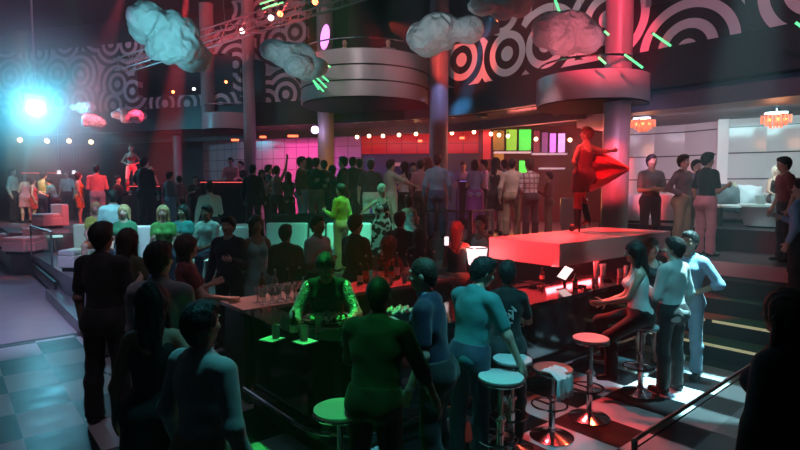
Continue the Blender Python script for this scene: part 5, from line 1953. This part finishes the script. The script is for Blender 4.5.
put(359, 15.1, L2, 158, -30, 'person in maroon just right of the tallest dark man', arms=('loose', 'drink'), top=('tee', 'maroon'), bottom=(T, 'black'))
put(371, 13.0, L2, 160, 5, 'broad man in a dark tee and pale shorts in the crowd', arms=('loose', 'loose'), top=('tee', 'charcoal'), bottom=('shorts', 'cream'), build=1.15)
put(391, 13.1, L2, 160, 60, 'man in a white tee and pale trousers left of the white door frame', arms=('loose', 'reach'), top=('tee', 'cream'), bottom=(T, 'cream'))
put(404, 13.6, L2, 162, -60, 'woman in a white top and dark skirt under the white door frame', woman=True, hair=('long', 'black'), arms=('drink', 'loose'), top=('tank', 'white'), bottom=('skirt', 'black'))
put(413, 14.8, L2, 163, 160, 'dark-clothed person behind the woman in the white top', arms=('drink', 'loose'), top=('tee', 'black'), bottom=(T, 'black'))
put(421, 13.8, L2, 160, 30, 'person in a salmon pink shirt left of the middle column', arms=('loose', 'drink'), top=('shirt', 'pink'), bottom=(T, 'brown'), hair=('short', 'brown'))
put(428, 14.4, L2, 158, 20, 'person with brown hair in dark brown beside the salmon shirt', woman=True, hair=('bob', 'auburn'), arms=('loose', 'loose'), top=('blouse', 'brown'), bottom=(T, 'black'))
put(437, 12.6, L2, 155, 5, 'man in a blue shirt and jeans before the middle column, back turned', arms=('loose', 'loose'), top=('shirt', 'sky'), bottom=(J, 'denim'), hair=('short', 'black'))
put(463, 16.9, L2, 160, 180, 'violet-lit bartender behind the dark desk, left one', arms=('counter', 'drink'), top=('tee', 'lavender'), bottom=(T, 'black'))
put(475, 14.7, L2, 160, 10, 'woman in a lavender top and purple skirt', woman=True, hair=('bob', 'black'), arms=('drink', 'drink'), top=('blouse', 'lavender'), bottom=('midi', 'purple'))
put(484, 15.3, L2, 160, -80, 'violet-lit person right of the purple skirt', arms=('drink', 'loose'), top=('tee', 'lavender'), bottom=(T, 'charcoal'))
put(496, 13.6, L2, 158, 40, 'dark-haired woman in a black dress left of the light blue shirt', woman=True, hair=('long', 'black'), arms=('drink', 'loose'), top=('dress', 'black'), bottom=None)
put(504, 14.5, L2, 160, -30, 'man in a light blue shirt half hidden by the salmon-white shirt', arms=('drink', 'loose'), top=('shirt', 'sky'), bottom=(T, 'charcoal'))
put(512, 13.0, L2, 159, 20, 'man in a pinkish white shirt and tan trousers left of the stage', arms=('loose', 'drink'), top=('shirt', 'cream'), bottom=(T, 'khaki'))
put(531, 12.5, L2, 160, -20, 'man in a plaid shirt and dark trousers leaning left of the dancer', arms=('loose', 'counter'), top=('shirt', 'plaid'), bottom=(T, 'charcoal'), hair=('spiky', 'brown'), lean=6)
put(549, 13.6, L2, 172, -60, 'dim person in dark red between the plaid shirt and the dancer', arms=('drink', 'loose'), top=('shirt', 'maroon'), bottom=(T, 'brown'))
# mezzanine guests
put(345, 16.0, zat(50, 14.6) - 1.035, 43, 180, 'person looking out from the wide round balcony, left one', H=1.7, arms=('counter', 'counter'), top=('tee', 'olive'), bottom=(T, 'black'))
put(388, 16.0, zat(50, 14.6) - 1.035, 40, 170, 'person looking out from the wide round balcony, right one', H=1.72, arms=('counter', 'counter'), top=('tee', 'grey'), bottom=(T, 'black'))

# lit phone in the raised hand of the woman in the black tank
pz = at(446.5, 241, 7.75)
ph = thing('phone', pz, 'lit white phone held up by the woman in the black tank top', 'phone', None, -YAW)
bevel(MB().box((0, 0, 0), (.07, .012, .14)).build('case', BLACK, ph), .005)
MB().box((0, -.008, 0), (.06, .004, .125)).build('display', GLOWW, ph)
# dark glasses of the seated blonde woman
sg_ = P(777, 11.55, L2 + 1.27)

# red veil swung out by the dancer
vm = MB()
nu, nv = 22, 14
a0 = at(592, 150, 9.28)
for i in range(nu):
    u = i / (nu - 1)
    for j in range(nv):
        v_ = j / (nv - 1)
        px = 588 + u * 41
        ytop_ = 148 + 20 * u ** 1.3 + 0 * u
        ybot_ = 192 - 21 * u ** 1.2
        py = ytop_ + (ybot_ - ytop_) * v_
        d = 9.28 + .10 * math.sin(v_ * 13 + u * 3) * (1 - .4 * u) + .25 * u
        vm.v.append(tuple(at(px, py, d)))
for i in range(nu - 1):
    for j in range(nv - 1):
        vm.f.append((i * nv + j, i * nv + j + 1, (i + 1) * nv + j + 1, (i + 1) * nv + j))
        vm.m.append(0)
vo = vm.build('veil', mat('red_silk', (0.75, 0.03, 0.05), 0.45, noise=5, sheen=.4), smooth=True, origin=a0)
vo.modifiers.new('thick', 'SOLIDIFY').thickness = .012
tag(vo, 'wide red veil swung out to the right by the stage dancer', 'veil')
# ------------------------------------------------------------------ light
scene.view_settings.view_transform = 'Standard'
scene.view_settings.look = 'None'
scene.view_settings.gamma = 1.0
scene.view_settings.use_curve_mapping = False
scene.view_settings.exposure = -0.1
scene.cycles.use_denoising = True
scene.cycles.max_bounces = 6
scene.cycles.diffuse_bounces = 3
scene.cycles.glossy_bounces = 3
scene.cycles.transmission_bounces = 6
scene.cycles.transparent_max_bounces = 8
scene.cycles.volume_bounces = 0
scene.cycles.sample_clamp_indirect = 4.0
scene.cycles.caustics_reflective = False
scene.cycles.caustics_refractive = False

w = bpy.data.worlds.new('world')
w.use_nodes = True
scene.world = w
nt = w.node_tree
nt.nodes['Background'].inputs['Color'].default_value = (0.02, 0.06, 0.07, 1)
nt.nodes['Background'].inputs['Strength'].default_value = 0.3
if HAZE > 0:
    vs = nt.nodes.new('ShaderNodeVolumeScatter')
    vs.inputs['Color'].default_value = (0.9, 0.95, 1.0, 1)
    vs.inputs['Density'].default_value = HAZE
    vs.inputs['Anisotropy'].default_value = 0.0
    nt.links.new(vs.outputs['Volume'], nt.nodes['World Output'].inputs['Volume'])


def spot(name, p, aim, col, W_, cone, blend=.4, r=.08, vol=1.0):
    l = bpy.data.lights.new(name, 'SPOT')
    l.energy, l.color = W_, col
    l.spot_size, l.spot_blend, l.shadow_soft_size = R(cone), blend, r
    l.volume_factor = vol
    o = link(name, l, None, Vector(p))
    o.rotation_euler = (Vector(aim) - Vector(p)).to_track_quat('-Z', 'Y').to_euler()
    return o


def area(name, p, aim, col, W_, sx, sy=None, vol=1.0, spread=180):
    l = bpy.data.lights.new(name, 'AREA')
    l.energy, l.color = W_, col
    l.shape = 'RECTANGLE'
    l.size, l.size_y = sx, sy or sx
    l.spread = R(spread)
    l.volume_factor = vol
    o = link(name, l, None, Vector(p))
    o.rotation_euler = (Vector(aim) - Vector(p)).to_track_quat('-Z', 'Y').to_euler()
    return o


def point(name, p, col, W_, r=.1, vol=1.0):
    l = bpy.data.lights.new(name, 'POINT')
    l.energy, l.color, l.shadow_soft_size = W_, col, r
    l.volume_factor = vol
    return link(name, l, None, Vector(p))


TEAL, CYAN, RED, GREEN, MAG, BLUE, WARM = (.25, .75, .8), (.25, .9, 1.0), (1, .05, .05), (.05, 1, .18), (1, .10, .55), (.25, .40, 1.0), (1, .55, .3)
# wide overhead area lights added as dim ambient fill
area('ambient_fill', (3, 8, 8.8), (3, 8, 0), (.30, .65, .78), 45, 10, 14, vol=.3)
area('ambient_fill_far', (4, 19, 8.8), (4, 19, 0), (.45, .55, .8), 50, 8, 10, vol=.3)
# dazzling head
point('head_glow', HEAD + qd @ Vector((0, 0, .35)), (.12, .70, 1.0), 560, .12, vol=1.0)
qh = qd
FV = Vector((FW[0], FW[1], 0))
RV = Vector((RT[0], RT[1], 0))
for k in range(15):
    a_ = 2 * math.pi * k / 15 + .22 * math.sin(k * 2.7)
    dv = (RV * math.cos(a_) + Vector((0, 0, math.sin(a_))) - FV * (.35 if math.sin(a_) > -.3 else -.15)).normalized()
    spot('starburst_ray', HEAD + dv * .3, HEAD + dv * 8, (.15, .80, 1.0), 3600 + 1600 * math.sin(k * 4.1), 3.2 + 1.2 * math.sin(k * 1.9), .7, .04)  # narrow spots added in a fan to draw the lamp's starburst
pm = bpy.data.materials.new('glow_puff_volume')  # scattering ball added around the lamp to give it a glow
pm.use_nodes = True
pn = pm.node_tree
pn.nodes.remove(pn.nodes['Principled BSDF'])
tc = pn.nodes.new('ShaderNodeTexCoord')
ln = pn.nodes.new('ShaderNodeVectorMath')
ln.operation = 'LENGTH'
pn.links.new(tc.outputs['Object'], ln.inputs[0])
fall = math_node(pn, 'POWER', math_node(pn, 'MAXIMUM', math_node(pn, 'SUBTRACT', 1.0, math_node(pn, 'DIVIDE', ln.outputs['Value'], 3.2)), 0.0), 1.5)
vsn = pn.nodes.new('ShaderNodeVolumeScatter')
vsn.inputs['Color'].default_value = (.9, .97, 1, 1)
pn.links.new(math_node(pn, 'MULTIPLY', fall, 0.65), vsn.inputs['Density'])
pn.links.new(vsn.outputs['Volume'], pn.nodes['Material Output'].inputs['Volume'])
puff = MB().ball((0, 0, 0), 3.2, 24, 16).build('glow_puff', pm)
puff.location = HEAD
tag(puff, 'added ball of haze glowing cyan round the dazzling lamp', 'glow_puff', None, 'stuff')
# beams in the haze
spot('blue_beam', at(78, -40, 20), at(70, 60, 20), (.08, .40, 1.0), 26000, 9, .5, vol=1.6)
spot('blue_beam_mid', at(494, 10, 11.5), at(462, 106, 15.6), (.10, .50, 1.0), 22000, 8, 1.0, vol=1.6)
spot('red_beam', at(188, -10, 18), at(160, 200, 18), (1, .05, .07), 44000, 13, .5, vol=1.5)
spot('red_beam_left', at(125, -10, 15), at(60, 175, 17), (1, .10, .16), 4000, 22, .5, vol=.8)
# stage and right-hand column
spot('stage_red', (9.0, 7.6, 8.2), (8.0, 4.9, 1.55), (1, .03, .03), 6500, 24, .3, vol=.4)
spot('stage_red_near', (3.6, 5.0, 4.2), (6.3, 4.9, 1.45), (1, .03, .04), 2400, 28, .5, vol=.3)
spot('balcony_red', (6.5, 3.2, 7.2), P(600, 12, 5.2), (1, .04, .10), 3200, 26, .5, vol=.5)
spot('wall_pink', (5.0, 0.5, 7.0), (11.5, 4.0, 6.4), (1, .40, .50), 700, 60, .6, vol=.2)
spot('wall_red_mid', (6.4, 8.0, 5.3), P(470, 15.6, 5.8), (1, .07, .05), 2200, 22, .5, vol=.2)
spot('wall_white_mid', (5.0, 6.0, 7.5), P(530, 14, 6.6), (.8, .75, .8), 620, 40, .5, vol=.2)
spot('wall_pink_left', (3.0, 9.0, 7.5), P(280, 18, 6.5), (1, .42, .46), 800, 40, .6, vol=.2)
spot('wall_far_left', (0.5, 15.0, 7.0), P(90, 22, 6.4), (.80, .30, .62), 650, 60, .6, vol=.2)
spot('balcony_grey', (4.5, 8.5, 6.8), P(366, 15, 5.4), (.85, .70, .75), 500, 30, .5, vol=.2)
# bar
spot('bar_green', P(318, 5.6, 6.0), P(322, 4.7, 1.1), (.04, 1, .16), 1300, 22, .6, vol=.2)
spot('bar_green_men', P(330, 4.6, 6.0), P(385, 3.6, 1.4), (.05, 1, .30), 160, 30, .6, vol=.1)
spot('stool_green', P(350, 2.6, 4.6), P(340, 3.65, .8), (.05, 1, .25), 220, 16, .4, vol=.1)
spot('men_cyan', P(560, 3.2, 5.5), P(480, 4.4, 1.1), (.15, .85, 1.0), 700, 26, .5, vol=.1)
spot('floor_cyan', P(790, 6.6, 6.8), (6.38, 2.45, 0), (.45, .95, 1.0), 11000, 13, .25, vol=.3)
spot('man_cyan', P(860, 6.2, 5.5), P(690, 6.4, 1.1), (.12, .75, 1.0), 900, 16, .5, vol=.1)
spot('step_green', P(720, 8.0, 4.0), P(728, 7.4, 0.1), (.15, 1, .35), 160, 24, .6, vol=.1)
spot('left_man_cyan', P(330, 3.4, 5.0), P(205, 2.9, 1.1), (.10, .75, .85), 200, 18, .5, vol=.1)
spot('bar_red', P(560, 8.2, 3.9), P(560, 5.9, 1.0), (1, .05, .05), 620, 30, .6, vol=.1)
spot('under_stage_red', P(530, 7.0, 2.9), P(560, 6.3, 1.05), (1, .04, .05), 300, 46, .6, vol=.1)
spot('back_counter_red', P(400, 8.4, 4.6), P(400, 6.4, 1.1), (1, .04, .05), 900, 34, .6, vol=.1)
spot('floor_red', P(610, 6.6, 1.9), P(590, 5.6, 0), (1, .08, .03), 70, 70, .6, vol=.1)
# clouds
spot('cloud_cyan', P(60, 5.0, 3.2), at(165, 36, 9), (.22, .80, .92), 620, 18, .5, vol=.1)
spot('cloud_white', P(380, 6.0, 3.4), at(440, 34, 10), (.65, .85, .9), 260, 26, .5, vol=.1)
spot('cloud_white_left', P(240, 7.0, 3.4), at(294, 58, 11), (.45, .85, .95), 220, 16, .5, vol=.1)
spot('cloud_pink', P(640, 7.0, 3.4), at(567, 34, 9.5), (1, .20, .28), 230, 26, .5, vol=.1)
spot('cloud_pink_far', P(120, 13, 3.0), at(105, 118, 17), (1, .30, .30), 800, 16, .5, vol=.1)
# back ring
area('magenta_wash', P(290, 19.8, 3.9), P(300, 20.6, 1.2), (1, .05, .40), 40, 2.2, .4, vol=.2)
point('red_wall_low', P(285, 19.6, 1.7), (1, .04, .25), 70, .2, vol=.2)
point('violet_wash', P(345, 19.4, 2.0), (.45, .15, 1.0), 60, .2, vol=.2)
point('violet_spot', at(315, 131, 17.0), (.7, .5, 1.0), 14, .15, vol=.4)
area('red_wash', P(420, 18.6, 4.0), P(420, 19.9, 3.4), (1, .04, .03), 22, 5, .3, vol=.2)
area('mirror_wash', P(430, 17.8, 3.9), P(430, 19.6, 2.2), (.5, .6, 1.0), 10, 4, .4, vol=.2)
area('amber_soffit', P(520, 17.2, 1.9), P(520, 16.2, 4.15), (1, .34, .08), 90, 4, .6, vol=.1)
area('red_backbar', P(560, 16.4, 3.9), P(560, 15, 1.2), (1, .15, .15), 130, 3, .6, vol=.2)
spot('column_orange', P(330, 15.8, 2.0), P(327, 17.6, 3.6), (1, .35, .06), 160, 40, .6, vol=.1)
spot('column_blue', P(450, 13.5, 5.6), P(438, 15.2, 4.5), (.35, .40, 1.0), 160, 30, .6, vol=.1)
spot('crowd_white', P(400, 9.6, 6.4), P(420, 13.2, 2.0), (.8, .75, .8), 170, 44, .6, vol=.1)
spot('crowd_rose', P(560, 10.2, 6.0), P(512, 13.0, 2.0), (1, .55, .6), 420, 30, .6, vol=.1)
# lounge
area('lounge_wash', P(720, 11.6, 3.86), P(730, 13.0, 1.6), (.82, .74, .92), 62, 5.0, .5, vol=.1)
area('lounge_teal', P(780, 10.9, 3.82), P(770, 12.0, 1.2), (.30, .95, .9), 45, 2.0, .5, vol=.1)
spot('lounge_pink', P(640, 9.0, 3.2), P(650, 14.5, 2.8), (1, .40, .75), 260, 46, .7, vol=.1)
point('chandelier_light', P(643, 12.7, 3.45), (1, .35, .12), 18, .2, vol=.2)
point('chandelier_light', P(776, 11.1, 3.5), (1, .35, .12), 18, .2, vol=.2)
# seating level
spot('lime_spot', P(352, 9.2, 6.0), P(342, 11.0, 1.6), (.25, 1, .12), 420, 16, .5, vol=.1)
spot('dress_spot', P(395, 9.0, 6.0), P(384, 10.9, 1.6), (.10, 1, .65), 420, 15, .5, vol=.1)
area('sofa_glow', P(352, 10.9, 2.9), P(352, 12.0, 1.2), (.12, 1, .60), 15, 1.7, .3, vol=.1, spread=80)
area('banquette_glow', P(165, 8.9, 3.2), P(165, 9.8, 1.2), (.15, .85, .85), 18, 2.4, .3, vol=.1, spread=90)
spot('left_sofa_cyan', P(60, 9.0, 6.0), P(118, 10.0, 1.5), (.15, 1, .9), 380, 18, .5, vol=.1)
spot('left_sofa_green', P(70, 10.0, 6.0), P(92, 11.4, 1.4), (.12, 1, .25), 420, 14, .5, vol=.1)
spot('left_red', P(150, 12.0, 6.0), P(88, 16.5, 2.0), (1, .10, .12), 2400, 22, .5, vol=.3)
spot('left_warm', P(20, 13.0, 6.0), P(35, 17.8, 2.0), (1, .70, .35), 2200, 18, .5, vol=.2)
spot('left_steps_red', P(70, 11.0, 5.0), P(35, 14.4, .8), (1, .06, .08), 500, 26, .5, vol=.1)
spot('podium_red', P(150, 15.0, 6.5), P(131, 18, 2.8), (1, .03, .08), 4200, 12, .4, vol=.3)
spot('dance_floor_violet', P(20, 6.0, 8.0), P(20, 10.0, 0), (.62, .50, 1.0), 1700, 44, .6, vol=.1)
spot('near_floor_pink', P(30, 3.0, 7.0), P(20, 6.0, 0), (.8, .55, .75), 160, 50, .7, vol=.05)
spot('floor_patch_green', P(10, 8.5, 6.0), onz(24, 278, 0), (.15, 1, .3), 150, 5, .4, vol=.05)
spot('column_red', P(560, 9.0, 3.4), P(613, 11.6, 2.6), (1, .05, .08), 1600, 26, .6)
spot('truss_red', at(330, 70, 13.5), at(262, 14, 15.5), (1, .05, .05), 1500, 50, .7)
spot('ceiling_red', at(250, 60, 14), at(180, 0, 17), (1, .05, .07), 1200, 60, .7)
spot('group_cyan', P(800, 3.6, 4.8), P(662, 6.0, 1.2), (.15, .80, .95), 420, 15, .6)
spot('floor_teal', P(600, 6.5, 7.5), P(700, 5.0, 0), (.30, .75, .85), 480, 30, .6)
spot('stool_red', P(575, 7.0, 3.6), P(591, 5.5, .8), (1, .05, .05), 180, 16, .5)
spot('lounge_people', P(690, 6.4, 5.6), P(700, 9.7, 1.7), (.9, .62, .72), 330, 34, .7)
spot('fascia_blue', P(640, 5.0, 3.0), P(690, 10.6, 4.8), (.12, .40, .75), 260, 40, .8)
spot('glasses_rose', P(300, 7.6, 4.2), P(272, 5.9, 1.05), (1, .45, .40), 420, 22, .6)
spot('dancer_red', P(520, 6.0, 4.4), P(600, 9.4, 2.7), (1, .04, .06), 1500, 13, .5)
spot('tub_teal', P(765, 9.5, 3.6), P(768, 10.7, 1.9), (.45, .95, .95), 150, 46, .7)
spot('stage_side', P(720, 4.4, 4.4), (7.6, 4.15, 1.42), (1, .66, .70), 210, 18, .7)
area('under_stage_fill', (6.9, 4.28, 1.2), (6.9, 3.85, 1.05), (1, .05, .06), 22, 1.5, .08)  # red area light added below the deck to reach the counter
